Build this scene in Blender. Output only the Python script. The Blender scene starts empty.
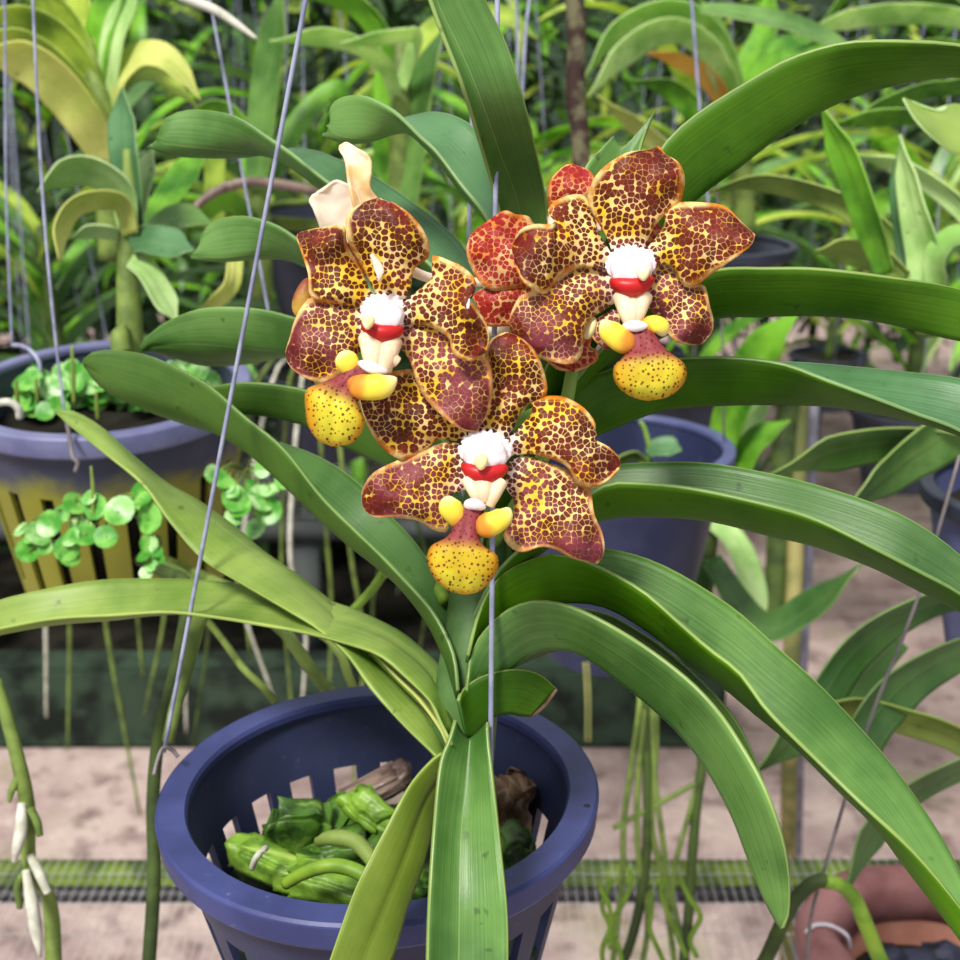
import bpy, bmesh, math, random
from mathutils import Vector, Matrix, noise
C = bpy.context.scene.collection
PI = math.pi
F = 1300.0; TH = math.radians(19); CAMZ = 1.45
CT, ST = math.cos(TH), math.sin(TH)

def P(x, y, d):
    """pixel and distance along the view axis (m) to a point of the place"""
    X = (x-480)/F*d; D = (y-480)/F*d
    return Vector((X, d*CT-D*ST, CAMZ-d*ST-D*CT))
def on_plane(x, y, z):
    k = (y-480)/F
    d = (CAMZ-z)/(ST+k*CT)
    return P(x, y, d)

# ---------------------------------------------------------------- materials
def srgb(r, g, b):
    f = lambda c: (c/255/12.92) if c/255 <= .04045 else ((c/255+.055)/1.055)**2.4
    return (f(r), f(g), f(b), 1)
class NT:
    def __init__(s, name):
        s.m = bpy.data.materials.new(name); s.m.use_nodes = True
        s.t = s.m.node_tree; s.n = s.t.nodes; s.l = s.t.links
        s.b = s.n['Principled BSDF']; s.out = s.n['Material Output']
    def node(s, ty, **kw):
        n = s.n.new(ty)
        for k, v in kw.items(): setattr(n, k, v)
        return n
    def put(s, sock, v):
        if isinstance(v, bpy.types.NodeSocket): s.l.new(v, sock)
        elif isinstance(v, (int, float)) and sock.type == 'VECTOR': sock.default_value = (v, v, v)
        else: sock.default_value = v
    def math(s, op, a, b=0.0, clamp=False):
        n = s.node('ShaderNodeMath', operation=op, use_clamp=clamp)
        s.put(n.inputs[0], a); s.put(n.inputs[1], b); return n.outputs[0]
    def ramp(s, a, x0, x1, y0=0.0, y1=1.0):
        n = s.node('ShaderNodeMapRange', interpolation_type='SMOOTHSTEP')
        for i, v in enumerate((a, x0, x1, y0, y1)): s.put(n.inputs[i], v)
        return n.outputs[0]
    def mix(s, f, a, b, mode='MIX'):
        n = s.node('ShaderNodeMix', data_type='RGBA', blend_type=mode)
        s.put(n.inputs[0], f); s.put(n.inputs[6], a); s.put(n.inputs[7], b)
        return n.outputs[2]
    def noise(s, vec, scale, detail=3, rough=.55, dist=0):
        n = s.node('ShaderNodeTexNoise')
        s.put(n.inputs['Vector'], vec); s.put(n.inputs['Scale'], scale)
        n.inputs['Detail'].default_value = detail; n.inputs['Roughness'].default_value = rough
        n.inputs['Distortion'].default_value = dist
        return n.outputs[0]
    def coord(s, w='Object'):
        return s.node('ShaderNodeTexCoord').outputs[w]
    def scale(s, vec, sc):
        n = s.node('ShaderNodeMapping'); s.put(n.inputs[0], vec); n.inputs[3].default_value = sc
        return n.outputs[0]
    def sep(s, vec):
        n = s.node('ShaderNodeSeparateXYZ'); s.put(n.inputs[0], vec); return n.outputs
    def bump(s, h, strength, dist=.001):
        n = s.node('ShaderNodeBump'); s.put(n.inputs['Height'], h)
        n.inputs['Strength'].default_value = strength; n.inputs['Distance'].default_value = dist
        s.l.new(n.outputs[0], s.b.inputs['Normal'])
    def col(s, c): s.put(s.b.inputs['Base Color'], c)
    def set(s, rough=.5, spec=.5, metal=0):
        s.b.inputs['Roughness'].default_value = rough
        s.b.inputs['Specular IOR Level'].default_value = spec
        s.b.inputs['Metallic'].default_value = metal
    def translucent(s, c, f):
        t = s.node('ShaderNodeBsdfTranslucent'); s.put(t.inputs[0], c)
        m = s.node('ShaderNodeMixShader'); m.inputs[0].default_value = f
        s.l.new(s.b.outputs[0], m.inputs[1]); s.l.new(t.outputs[0], m.inputs[2])
        s.l.new(m.outputs[0], s.out.inputs[0])

def leafmat(name, c1, c2, edge=(190, 205, 120), rough=.38, spots=.5, tr=.2, spec=.42, midrib=True):
    n = NT(name); n.set(rough, spec)
    uv = n.coord('UV'); ob = n.coord('Object')
    u, v, _ = n.sep(uv)
    streak = n.noise(n.scale(uv, (60, 1.6, 1)), 1.0, 4)
    blotch = n.noise(ob, 22, 4)
    f = n.math('ADD', n.math('MULTIPLY', streak, .28), n.math('MULTIPLY', blotch, .92))
    col = n.mix(n.ramp(f, .42, .74), srgb(*c1), srgb(*c2))
    a = n.math('ABSOLUTE', n.math('SUBTRACT', u, .5))
    if midrib:
        mr = n.ramp(a, .0, .02, .3, 0)
        col = n.mix(mr, col, srgb(*edge))
    col = n.mix(n.ramp(a, .484, .498, 0, .4), col, srgb(*edge))
    sp = n.noise(ob, 170, 2, .5); reg = n.noise(ob, 30, 2)
    k = n.math('MULTIPLY', n.ramp(sp, .66, .73), n.ramp(reg, .48, .60))
    col = n.mix(n.math('MULTIPLY', k, spots), col, srgb(35, 45, 20))
    n.col(col); n.translucent(n.mix(1.0, col, (1.25, 1.35, .8, 1), 'MULTIPLY'), tr)
    n.bump(n.math('ADD', streak, n.math('MULTIPLY', n.noise(ob, 400, 2), .3)), .25, .0006)
    r = n.math('ADD', rough, n.math('MULTIPLY', n.math('SUBTRACT', blotch, .5), .3)); n.put(n.b.inputs['Roughness'], r)
    return n.m

def petalmat(name, maroon=(82, 8, 12), maroon2=(112, 22, 20), yellow=(236, 192, 52), cream=(246, 212, 140), rim=(218, 132, 36),
             cell=610, thr=(.44, .74), dark_tip=.75, redwash=0):
    n = NT(name); n.set(.5, .22)
    uv = n.coord('UV'); ob = n.coord('Object')
    u, v, _ = n.sep(uv)
    # distort
    nz = n.node('ShaderNodeTexNoise'); n.put(nz.inputs['Vector'], ob); nz.inputs['Scale'].default_value = 420
    nz.inputs['Detail'].default_value = 1
    vm = n.node('ShaderNodeVectorMath', operation='MULTIPLY_ADD')
    n.put(vm.inputs[0], nz.outputs[1]); vm.inputs[1].default_value = (.0009,)*3; n.put(vm.inputs[2], ob)
    mp = n.node('ShaderNodeMapping'); n.put(mp.inputs[0], vm.outputs[0]); mp.inputs[2].default_value = (math.radians(-71), 0, 0)
    vo = n.node('ShaderNodeTexVoronoi', feature='F1', voronoi_dimensions='2D'); n.put(vo.inputs['Vector'], mp.outputs[0]); vo.inputs['Scale'].default_value = cell
    vo.inputs['Randomness'].default_value = .85
    big = n.noise(ob, 75, 2)
    vv = n.math('ADD', v, n.math('MULTIPLY', n.math('SUBTRACT', big, .5), .9))
    t = n.math('ADD', n.ramp(vv, .1, .95, thr[0], thr[1]), n.math('MULTIPLY', n.math('SUBTRACT', n.noise(ob, 200, 2), .5), .22))
    mask = n.ramp(n.math('SUBTRACT', vo.outputs['Distance'], t), -.035, .035, 1, 0)
    v2 = n.node('ShaderNodeTexVoronoi', feature='DISTANCE_TO_EDGE', voronoi_dimensions='2D'); n.put(v2.inputs['Vector'], mp.outputs[0]); v2.inputs['Scale'].default_value = cell
    v2.inputs['Randomness'].default_value = .85
    net = n.ramp(n.math('SUBTRACT', v2.outputs['Distance'], n.ramp(n.noise(ob, 150, 2),   .4, .65, .06, .0)), -.03, .03)
    mask = n.math('MULTIPLY', mask, n.math('ADD', n.math('MULTIPLY', n.math('SUBTRACT', net, 1.0), n.ramp(vv, .3, 1.0, .9, .45)), 1.0))
    ground = n.mix(n.ramp(n.noise(ob, 110, 2), .4, .62), srgb(*yellow), srgb(*cream))
    mar = n.mix(n.ramp(n.noise(ob, 90, 2), .42, .62), srgb(*maroon), srgb(*maroon2))
    ground = n.mix(n.ramp(vv, .55, 1.1, 0, .55), ground, srgb(*rim))
    ground = n.mix(n.ramp(v, .16, .02), ground, srgb(252, 236, 214))
    col = n.mix(n.math('MULTIPLY', mask, .97), ground, mar)
    a = n.math('MULTIPLY', n.math('ABSOLUTE', n.math('SUBTRACT', u, .5)), 2.0)
    # merged dark wash towards the outer blade
    wash = n.math('MULTIPLY', n.ramp(vv, .40, .9, 0, dark_tip), n.ramp(n.noise(ob, 160, 3), .38, .56))
    col = n.mix(wash, col, mar)
    # rim
    edge = n.math('MAXIMUM', n.math('MULTIPLY', n.ramp(a, .80, .95), n.ramp(v, .1, .35)), n.ramp(v, .965, .995))
    col = n.mix(n.math('MULTIPLY', edge, .9), col, n.mix(n.ramp(n.noise(ob, 200, 2), .4, .6), srgb(*rim), srgb(*cream)))
    if redwash: col = n.mix(redwash, col, srgb(178, 30, 40))
    n.col(col); n.translucent(col, .16)
    n.bump(n.math('ADD', n.math('MULTIPLY', n.noise(ob, 130, 2), 3), n.noise(ob, 600, 2)), .3, .0012)
    return n.m

def simple(name, c, rough=.5, spec=.5, c2=None, sc=40, metal=0, bump=0, det=4, lo=.4, hi=.62, tr=0):
    n = NT(name); n.set(rough, spec, metal)
    ob = n.coord('Object'); z = n.noise(ob, sc, det)
    col = n.mix(n.ramp(z, lo, hi), srgb(*c), srgb(*(c2 or tuple(int(x*.8) for x in c))))
    n.col(col)
    if tr: n.translucent(col, tr)
    if bump: n.bump(z, bump, .002)
    return n.m

M = {}
M['top'] = leafmat('leaf_upper_side', (64, 106, 40), (108, 150, 72), spec=.5)
M['bund'] = leafmat('backlit_leaf_under_side', (70, 122, 10), (108, 160, 28), midrib=False, edge=(200, 216, 110), tr=.5, spec=.15)  # leaf under side with backlight painted in as a brighter green
M['under'] = leafmat('leaf_under_side', (52, 94, 10), (84, 128, 26), midrib=False, edge=(196, 212, 110), tr=.28, spec=.18)
M['ltop'] = leafmat('pale_leaf_upper_side', (104, 136, 50), (150, 174, 84), edge=(200, 214, 120), rough=.42, tr=.25)
M['lunder'] = leafmat('pale_leaf_under_side', (108, 134, 40), (140, 160, 60), midrib=False, edge=(196, 206, 110), tr=.34)
M['dtop'] = leafmat('deep_leaf_upper_side', (54, 92, 40), (84, 122, 62), edge=(168, 196, 120))
M['dunder'] = leafmat('deep_leaf_under_side', (62, 98, 34), (88, 124, 48), midrib=False, edge=(168, 196, 110), tr=.3)
M['btop'] = leafmat('blue_leaf_upper_side', (58, 100, 58), (92, 136, 88), edge=(170, 200, 130))
M['btund'] = leafmat('blue_leaf_under_side', (72, 118, 44), (100, 144, 60), midrib=False, edge=(180, 205, 120))
M['yel'] = leafmat('yellowing_leaf', (184, 196, 92), (226, 224, 136), edge=(210, 205, 130), rough=.5, tr=.34)
M['pale'] = leafmat('whitish_leaf', (150, 196, 100), (212, 234, 168), edge=(220, 230, 190), rough=.5, tr=.36)
M['org'] = leafmat('orange_leaf', (206, 156, 56), (226, 186, 80), edge=(210, 180, 90), rough=.5)
M['bg1'] = leafmat('background_leaf', (50, 112, 18), (132, 192, 54), edge=(170, 196, 110), rough=.42, spots=0, tr=.34)
M['bg2'] = leafmat('background_olive_leaf', (104, 140, 34), (184, 204, 84), edge=(180, 190, 110), rough=.45, spots=0, tr=.34)
M['petal'] = petalmat('spotted_petal')
M['sepal'] = petalmat('spotted_sepal', maroon=(98, 20, 22), maroon2=(128, 50, 66), thr=(.48, .76), dark_tip=.8, rim=(220, 150, 90))
M['petal_red'] = petalmat('red_spotted_petal', maroon=(140, 24, 26), maroon2=(176, 52, 62), yellow=(230, 150, 60), thr=(.45, .60), redwash=.28)
M['cream'] = simple('petal_reverse', (255, 244, 228), .5, .2, (250, 226, 204), 60, tr=.35)
M['cream_edge'] = simple('petal_reverse_yellow', (250, 236, 208), .5, .2, (240, 200, 140), 90, tr=.35)
M['white'] = simple('column_white', (240, 226, 228), .6, .15, (236, 200, 212), 150, tr=.1, lo=.5, hi=.75)
M['flesh'] = simple('column_foot', (248, 226, 190), .45, .3, (240, 205, 170), 120, tr=.1)
M['red'] = simple('column_red', (190, 26, 26), .4, .35, (176, 20, 24), 120)
M['anther'] = simple('anther_yellow', (246, 234, 196), .5, .2, (240, 216, 150), 300)
def lobemat():
    n = NT('lobe_yellow'); n.set(.5, .2); ob = n.coord(); v = n.sep(n.coord('UV'))[1]
    t = n.math('ADD', v, n.math('MULTIPLY', n.math('SUBTRACT', n.noise(ob, 150, 2), .5), .3))
    c = n.mix(n.ramp(t, 0, .35), srgb(250, 236, 176), srgb(238, 214, 70))
    c = n.mix(n.ramp(t, .45, .72), c, srgb(216, 140, 48)); c = n.mix(n.ramp(t, .78, 1.0), c, srgb(140, 62, 56))
    n.col(c); n.translucent(c, .1); return n.m
M['lobe'] = lobemat()
def lipmat():
    n = NT('lip_yellow_spotted'); n.set(.55, .2)
    ob = n.coord(); uv = n.coord('UV'); u, v, _ = n.sep(uv)
    mp = n.node('ShaderNodeMapping'); n.put(mp.inputs[0], ob); mp.inputs[2].default_value = (math.radians(-71), 0, 0)
    vo = n.node('ShaderNodeTexVoronoi', feature='F1', voronoi_dimensions='2D'); n.put(vo.inputs['Vector'], mp.outputs[0]); vo.inputs['Scale'].default_value = 660
    vo.inputs['Randomness'].default_value = .9
    s = n.sep(vo.outputs['Color'])
    rad = n.math('ADD', n.math('MULTIPLY', s[0], .17), .10)
    m = n.ramp(n.math('SUBTRACT', vo.outputs['Distance'], rad), -.05, .05, 1, 0)
    base = n.mix(n.ramp(n.noise(ob, 90, 2), .42, .62), srgb(204, 192, 52), srgb(188, 160, 36))
    a = n.math('MULTIPLY', n.math('ABSOLUTE', n.math('SUBTRACT', u, .5)), 2.0)
    e = n.math('MAXIMUM', n.ramp(a, .55, 1), n.ramp(v, .72, 1))
    base = n.mix(n.math('MULTIPLY', e, .65), base, srgb(214, 130, 22))
    base = n.mix(n.ramp(v, .50, .22), base, srgb(132, 56, 60))
    n.col(n.mix(n.math('MULTIPLY', m, .9), base, srgb(96, 26, 18)))
    n.bump(n.noise(ob, 500, 2), .3, .0004)
    return n.m
M['lip'] = lipmat()
M['waist'] = simple('lip_waist_purple', (136, 58, 66), .45, .3, (206, 120, 60), 220)
M['bud'] = simple('bud_maroon', (128, 60, 40), .5, .3, (190, 150, 60), 60)
M['stem'] = simple('stem_green', (128, 160, 70), .45, .4, (104, 138, 52), 60)
M['trunk'] = simple('leaf_sheath_stem', (84, 116, 62), .5, .3, (66, 96, 50), 50)
M['wire'] = simple('hanger_wire', (158, 160, 186), .45, .5, (128, 130, 158), 90)
M['dwire'] = simple('dull_wire', (120, 112, 112), .5, .4, (90, 82, 86), 90)
def potmat(name, c, c2, algae=None, rough=.45):
    n = NT(name); n.set(rough, .35)
    ob = n.coord(); z = n.noise(ob, 30, 4); dirt = n.noise(ob, 240, 3)
    col = n.mix(n.ramp(z, .35, .7), srgb(*c), srgb(*c2))
    col = n.mix(n.ramp(dirt, .68, .78, 0, .3), col, srgb(150, 150, 170))
    if algae:
        zz = n.sep(ob)[2]
        k = n.ramp(n.math('ADD', zz, n.math('MULTIPLY', n.noise(ob, 35, 3), .03)), algae[2], algae[1], algae[3], 0)
        col = n.mix(k, col, srgb(*algae[0]))
    n.col(col); n.bump(dirt, .12, .0008)
    return n.m
M['pot'] = potmat('blue_plastic', (50, 56, 102), (64, 71, 124))
M['pot_shade'] = potmat('blue_plastic_shaded', (40, 46, 76), (50, 56, 86))  # blue plastic again, colour darkened for the shade inside the pots
M['potA'] = potmat('weathered_blue_plastic', (52, 58, 78), (66, 70, 92), algae=((136, 134, 40), .108, .088, .95))
M['potArim'] = potmat('weathered_blue_rim', (92, 94, 132), (116, 118, 152))
M['potB'] = potmat('grey_blue_plastic', (70, 76, 116), (86, 92, 132))
M['potD'] = potmat('dark_plastic', (34, 38, 52), (46, 50, 66))
M['terra'] = simple('terracotta', (174, 124, 122), .7, .25, (134, 88, 86), 26, bump=.3, lo=.35, hi=.7)
def mossy_terra():
    n = NT('terracotta_mossy'); n.set(.8, .2); ob = n.coord()
    c = n.mix(n.ramp(n.noise(ob, 26, 4), .35, .7), srgb(176, 124, 108), srgb(146, 96, 82))
    c = n.mix(n.ramp(n.math('ADD', n.sep(ob)[2], n.math('MULTIPLY', n.noise(ob, 60, 4), .04)), .132, .116), c, srgb(92, 92, 42))
    n.col(c); n.bump(n.noise(ob, 120, 4), .4, .002); return n.m
M['terra_in'] = mossy_terra()
M['tie'] = simple('white_tie', (226, 218, 226), .5, .3)
M['coal'] = simple('charcoal', (48, 52, 72), .6, .4, (24, 26, 34), 60, bump=.5)
M['root'] = simple('root_green', (120, 140, 66), .6, .3, (86, 104, 48), 45, bump=.3)
M['root_d'] = simple('root_dark_green', (70, 88, 38), .6, .3, (48, 62, 28), 45, bump=.3)
M['root_b'] = simple('root_bright', (128, 160, 48), .5, .35, (96, 130, 36), 45)
M['root_w'] = simple('root_white', (206, 204, 190), .7, .2, (170, 168, 150), 90)
def scrapmat(name, a, b, c):
    n = NT(name); n.set(.42, .4); ob = n.coord()
    z = n.noise(n.scale(ob, (1, 1, 1)), 55, 5, .6, .6)
    st = n.noise(n.scale(ob, (30, 240, 60)), 1, 3)
    col = n.mix(n.ramp(z, .32, .55), srgb(*a), srgb(*b)); col = n.mix(n.ramp(st, .55, .72, 0, .7), col, srgb(*c))
    n.col(col); n.bump(n.math('ADD', z, st), .6, .002); return n.m
M['scrap'] = scrapmat('algae_chunk', (30, 52, 20), (74, 112, 36), (130, 164, 66))
M['scrap_l'] = scrapmat('bright_algae_chunk', (70, 104, 28), (118, 156, 50), (170, 196, 96))
M['husk'] = scrapmat('dry_husk', (70, 48, 34), (126, 98, 76), (176, 150, 120))
M['bark'] = scrapmat('brown_chip', (80, 62, 56), (128, 108, 98), (150, 130, 118))
M['fill'] = scrapmat('dark_potting_mix', (18, 26, 12), (46, 64, 26), (60, 80, 34))
M['stake'] = simple('mossy_branch', (52, 36, 32), .8, .2, (98, 94, 70), 60, bump=.6)
M['cane'] = simple('mossy_cane', (96, 102, 56), .6, .3, (146, 138, 84), 16)
M['pole'] = simple('grey_pipe', (128, 124, 140), .5, .4)
M['mesh'] = simple('galvanised_mesh', (196, 196, 196), .45, .5, (160, 158, 162), 30, metal=.3)
M['mossbar'] = simple('mossy_timber', (104, 124, 52), .8, .2, (70, 86, 46), 30, bump=.4)
M['blackbar'] = simple('black_pipe', (22, 22, 24), .5, .4, (36, 34, 36), 30)
M['weed'] = simple('weed_leaf', (70, 146, 44), .35, .45, (128, 190, 84), 90, tr=.15)
M['weed2'] = simple('weed_leaf_pale', (100, 170, 72), .35, .45, (176, 216, 146), 120, tr=.15)
M['weedstem'] = simple('weed_stem', (120, 140, 60), .5, .3)
def floormat():
    n = NT('stained_concrete'); n.set(.85, .2); ob = n.coord()
    a = n.noise(ob, 2.2, 6, .65); b = n.noise(ob, 14, 5, .6); c = n.noise(ob, 60, 3)
    col = n.mix(n.ramp(a, .35, .65), srgb(186, 166, 160), srgb(146, 124, 122))
    col = n.mix(n.ramp(b, .48, .68, 0, .85), col, srgb(112, 92, 90))
    col = n.mix(n.ramp(b, .42, .22, 0, .6), col, srgb(216, 202, 194))
    col = n.mix(n.ramp(n.noise(ob, 3.1, 3), .55, .7, 0, .5), col, srgb(140, 138, 96))
    n.col(col); n.bump(n.math('ADD', b, c), .4, .01); return n.m
M['floor'] = floormat()
M['kerb'] = simple('mossy_concrete', (50, 66, 52), .8, .2, (20, 26, 22), 9, bump=.4)
M['soil'] = simple('dark_soil', (38, 36, 30), .9, .1, (18, 18, 15), 12, bump=.6)
M['net'] = simple('shade_net', (66, 84, 66), .9, .1, (24, 32, 26), 5, bump=.3)
M['hedge'] = simple('deep_foliage', (50, 78, 38), .5, .25, (22, 38, 20), 3, tr=.1)
M['concrete'] = simple('grey_concrete', (70, 74, 78), .85, .15, (84, 88, 86), 5, bump=.3)

# ---------------------------------------------------------------- mesh helpers
def root_loc(o):
    while o.parent: o = o.parent
    return o.location
def obj(name, bm, mats, parent=None, smooth=True):
    me = bpy.data.meshes.new(name)
    if parent is not None:
        bmesh.ops.translate(bm, verts=bm.verts, vec=-root_loc(parent))
    bm.to_mesh(me); bm.free()
    for m in (mats if isinstance(mats, (list, tuple)) else [mats]): me.materials.append(m)
    if smooth:
        for p in me.polygons: p.use_smooth = True
    o = bpy.data.objects.new(name, me); C.objects.link(o)
    if parent is not None: o.parent = parent
    return o
def tag(o, label, cat, group=None):
    o['label'] = label; o['category'] = cat
    if group: o['group'] = group
    return o
def thing(name, label, cat, loc, group=None):
    o = bpy.data.objects.new(name, None); o.empty_display_size = .02
    o.location = loc; C.objects.link(o)
    return tag(o, label, cat, group)
def tagmesh(o, base, label, cat, group=None):
    """a one-mesh thing: its origin goes to its base"""
    o.data.transform(Matrix.Translation(-Vector(base))); o.location = base
    return tag(o, label, cat, group)
def lowest(bm):
    v = min(bm.verts, key=lambda v: v.co.z); return v.co.copy()
def solo(name, bm, mats, label, cat, group=None, smooth=True):
    b = lowest(bm); o = obj(name, bm, mats, None, smooth)
    return tagmesh(o, b, label, cat, group)

def resample(pts, n):
    """Catmull-Rom through pts (tuples), n samples evenly along the length"""
    pts = [Vector(p) for p in pts]
    if len(pts) == 2: return [pts[0].lerp(pts[1], i/(n-1)) for i in range(n)]
    ext = [pts[0]*2-pts[1]] + pts + [pts[-1]*2-pts[-2]]
    fine = []
    for i in range(1, len(ext)-2):
        a, b, c, d = ext[i-1:i+3]
        for k in range(12):
            t = k/12
            fine.append(.5*((2*b)+(c-a)*t+(2*a-5*b+4*c-d)*t*t+(3*b-a-3*c+d)*t**3))
    fine.append(pts[-1])
    L = [0]
    for i in range(1, len(fine)): L.append(L[-1]+(fine[i]-fine[i-1]).length)
    out = []; j = 0
    for i in range(n):
        s = L[-1]*i/(n-1)
        while j < len(L)-2 and L[j+1] < s: j += 1
        seg = L[j+1]-L[j]
        out.append(fine[j].lerp(fine[j+1], (s-L[j])/seg if seg > 1e-12 else 0))
    return out
def lin(vals, n):
    if not isinstance(vals, (list, tuple)): vals = [vals]*2
    r = resample([(v, i*1e-3*0, 0) for i, v in enumerate(vals)], 2) if False else None
    out = []
    for i in range(n):
        t = i/(n-1)*(len(vals)-1); k = min(int(t), len(vals)-2); f = t-k
        f = f*f*(3-2*f)*.5+f*.5
        out.append(vals[k]*(1-f)+vals[k+1]*f)
    return out
def grid(bm, rows, uvs, flip=False, mat=0):
    uvl = bm.loops.layers.uv.verify()
    vs = [[bm.verts.new(p) for p in r] for r in rows]
    for i in range(len(rows)-1):
        for j in range(len(rows[0])-1):
            q = [(i, j), (i, j+1), (i+1, j+1), (i+1, j)]
            if flip: q.reverse()
            try: f = bm.faces.new([vs[a][b] for a, b in q])
            except ValueError: continue
            f.material_index = mat
            for lp, (a, b) in zip(f.loops, q): lp[uvl].uv = uvs[a][b]
    return vs
US = [0, .12, .3, .5, .7, .88, 1]
def leaf(parent, A, Mi, B, dm, w=2.0, sa=-1, sb=1, mats=('top', 'under'), n=44, base=.45, label=None, name='leaf', thick=.0011):
    """strap leaf: near edge A, keel Mi, far edge B as image outlines; dm keel distances in cm; w half width in cm"""
    a = resample([(x, y, 0) for x, y in A], n); m = resample([(x, y, 0) for x, y in Mi], n); b = resample([(x, y, 0) for x, y in B], n)
    d = [v/100 for v in lin(dm, n)]
    def offs(e, s):
        r = []
        for i in range(n):
            t = i/(n-1)
            wt = w/100*min(1, base+1.8*t)*min(1, .12+(1-t)*4.5)
            p = (e[i]-m[i]).length*d[i]/F
            r.append(math.sqrt(max((.12*wt)**2, wt*wt-p*p))*s)
        for _ in range(10):
            r = [r[0]]+[(r[i-1]+r[i]*2+r[i+1])/4 for i in range(1, n-1)]+[r[-1]]
        return r
    oa = offs(a, sa if isinstance(sa, (int, float)) else 1); ob = offs(b, sb)
    rows, uvs = [], []
    dot = 0
    for i in range(n):
        pa = P(a[i].x, a[i].y, d[i]+oa[i]); pm = P(m[i].x, m[i].y, d[i]); pb = P(b[i].x, b[i].y, d[i]+ob[i])
        ra = [pa.lerp(pm, u) for u in US]; rb = [pm.lerp(pb, u) for u in US]
        # slight swell of each blade half, rounded keel
        inn = ((pa+pb)*.5-pm)
        if inn.length > 1e-6: inn.normalize()
        for k, u in enumerate(US):
            ra[k] = ra[k] - inn*(.0009*math.sin(PI*u)); rb[k] = rb[k] - inn*(.0009*math.sin(PI*u))
        ra[-1] = ra[-1]+inn*.0004
        row = ra[:-1]+[ra[-1]]+rb[1:]
        rows.append(row)
        v = i/(n-1)
        uvs.append([((k/(len(row)-1)), v) for k in range(len(row))])
        if 5 < i < n-5 and i+1 < n:
            nx = P(m[i+1].x, m[i+1].y, d[i+1])-pm
            nn = (row[-1]-row[0]).cross(nx)
            dot += nn.dot(inn)
    bm = bmesh.new()
    grid(bm, rows, uvs, flip=(dot < 0))
    bm.normal_update()
    o = obj(name, bm, [M[mats[0]], M[mats[1]]], parent)
    s = o.modifiers.new('thickness', 'SOLIDIFY'); s.thickness = thick; s.offset = 0
    s.material_offset = 1; s.material_offset_rim = 0; s.use_rim = True
    if label: o['label'] = label
    return o
def sleaf(parent, pts, d, wpx, w=1.6, mats=('bg1', 'bg1'), fold=1, tip=True, name='leaf', shift=.25, label=None):
    """simple strap leaf: centre line base to tip, width as seen"""
    n = 26
    c = resample([(x, y, 0) for x, y in pts], n); W = lin(wpx, n)
    A, Mi, B = [], [], []
    for i in range(n):
        t = i/(n-1)
        q = (c[min(i+1, n-1)]-c[max(i-1, 0)]).normalized(); nn = Vector((-q.y, q.x, 0))
        h = W[i]/2*(min(1, .1+(1-t)*4) if tip else 1)
        A.append(tuple((c[i]+nn*h)[:2])); B.append(tuple((c[i]-nn*h)[:2])); Mi.append(tuple((c[i]+nn*h*shift)[:2]))
    return leaf(parent, A, Mi, B, d, w, sa=-fold*.6, sb=fold*.6, mats=mats, n=n, name=name, label=label)

def tube_bm(bm, pts, rad, seg=8, n=None, cap=True, mat=0, round_=0):
    """pts are world Vectors; rad number or list"""
    n = n or max(8, len(pts)*6)
    c = resample([tuple(p) for p in pts], n) if len(pts) > 2 else [pts[0].lerp(pts[1], i/(n-1)) for i in range(n)]
    R = lin(rad, n)
    if round_:
        for i in range(n):
            e = min(i, n-1-i)/(n-1)/round_
            if e < 1: R[i] *= math.sqrt(max(.02, 1-(1-e)**2))
    up = Vector((.3, .7, .2)).normalized(); rings = []
    for i in range(n):
        t = (c[min(i+1, n-1)]-c[max(i-1, 0)]).normalized()
        x = t.cross(up)
        if x.length < 1e-3: x = t.cross(Vector((1, 0, 0)))
        x.normalize(); y = t.cross(x); up = y.cross(t)*1.0 if False else up
        rings.append([bm.verts.new(c[i]+(x*math.cos(2*PI*k/seg)+y*math.sin(2*PI*k/seg))*R[i]) for k in range(seg)])
    for i in range(n-1):
        for k in range(seg):
            f = bm.faces.new([rings[i][k], rings[i][(k+1) % seg], rings[i+1][(k+1) % seg], rings[i+1][k]]); f.material_index = mat
    if cap:
        bm.faces.new(rings[0][::-1]).material_index = mat; bm.faces.new(rings[-1]).material_index = mat
def tube(pts, rad, **k):
    bm = bmesh.new(); tube_bm(bm, pts, rad, **k); bmesh.ops.recalc_face_normals(bm, faces=bm.faces); return bm
def ptube(pts, rad, **k):
    return tube([P(*p) for p in pts], rad, **k)
def blob(bm, c, r, rot=None, mat=0, seg=20, f=None):
    ret = bmesh.ops.create_uvsphere(bm, u_segments=seg, v_segments=seg*2//3, radius=1)
    fs = set()
    for v in ret['verts']:
        co = v.co.copy()
        if f: co = f(co)
        co = Vector((co.x*r[0], co.y*r[1], co.z*r[2]))
        if rot: co = rot @ co
        v.co = co + c
        fs.update(v.link_faces)
    for q in fs: q.material_index = mat
# camera-independent frame of the flowers: they face the viewer's side of the bench
RF = Matrix(((1, 0, 0), (0, CT, ST), (0, -ST, CT)))   # x right, y away, z up, tilted with the flowers' faces
def face_rot(deg): return RF @ Matrix.Rotation(math.radians(deg), 3, 'Y')

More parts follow.
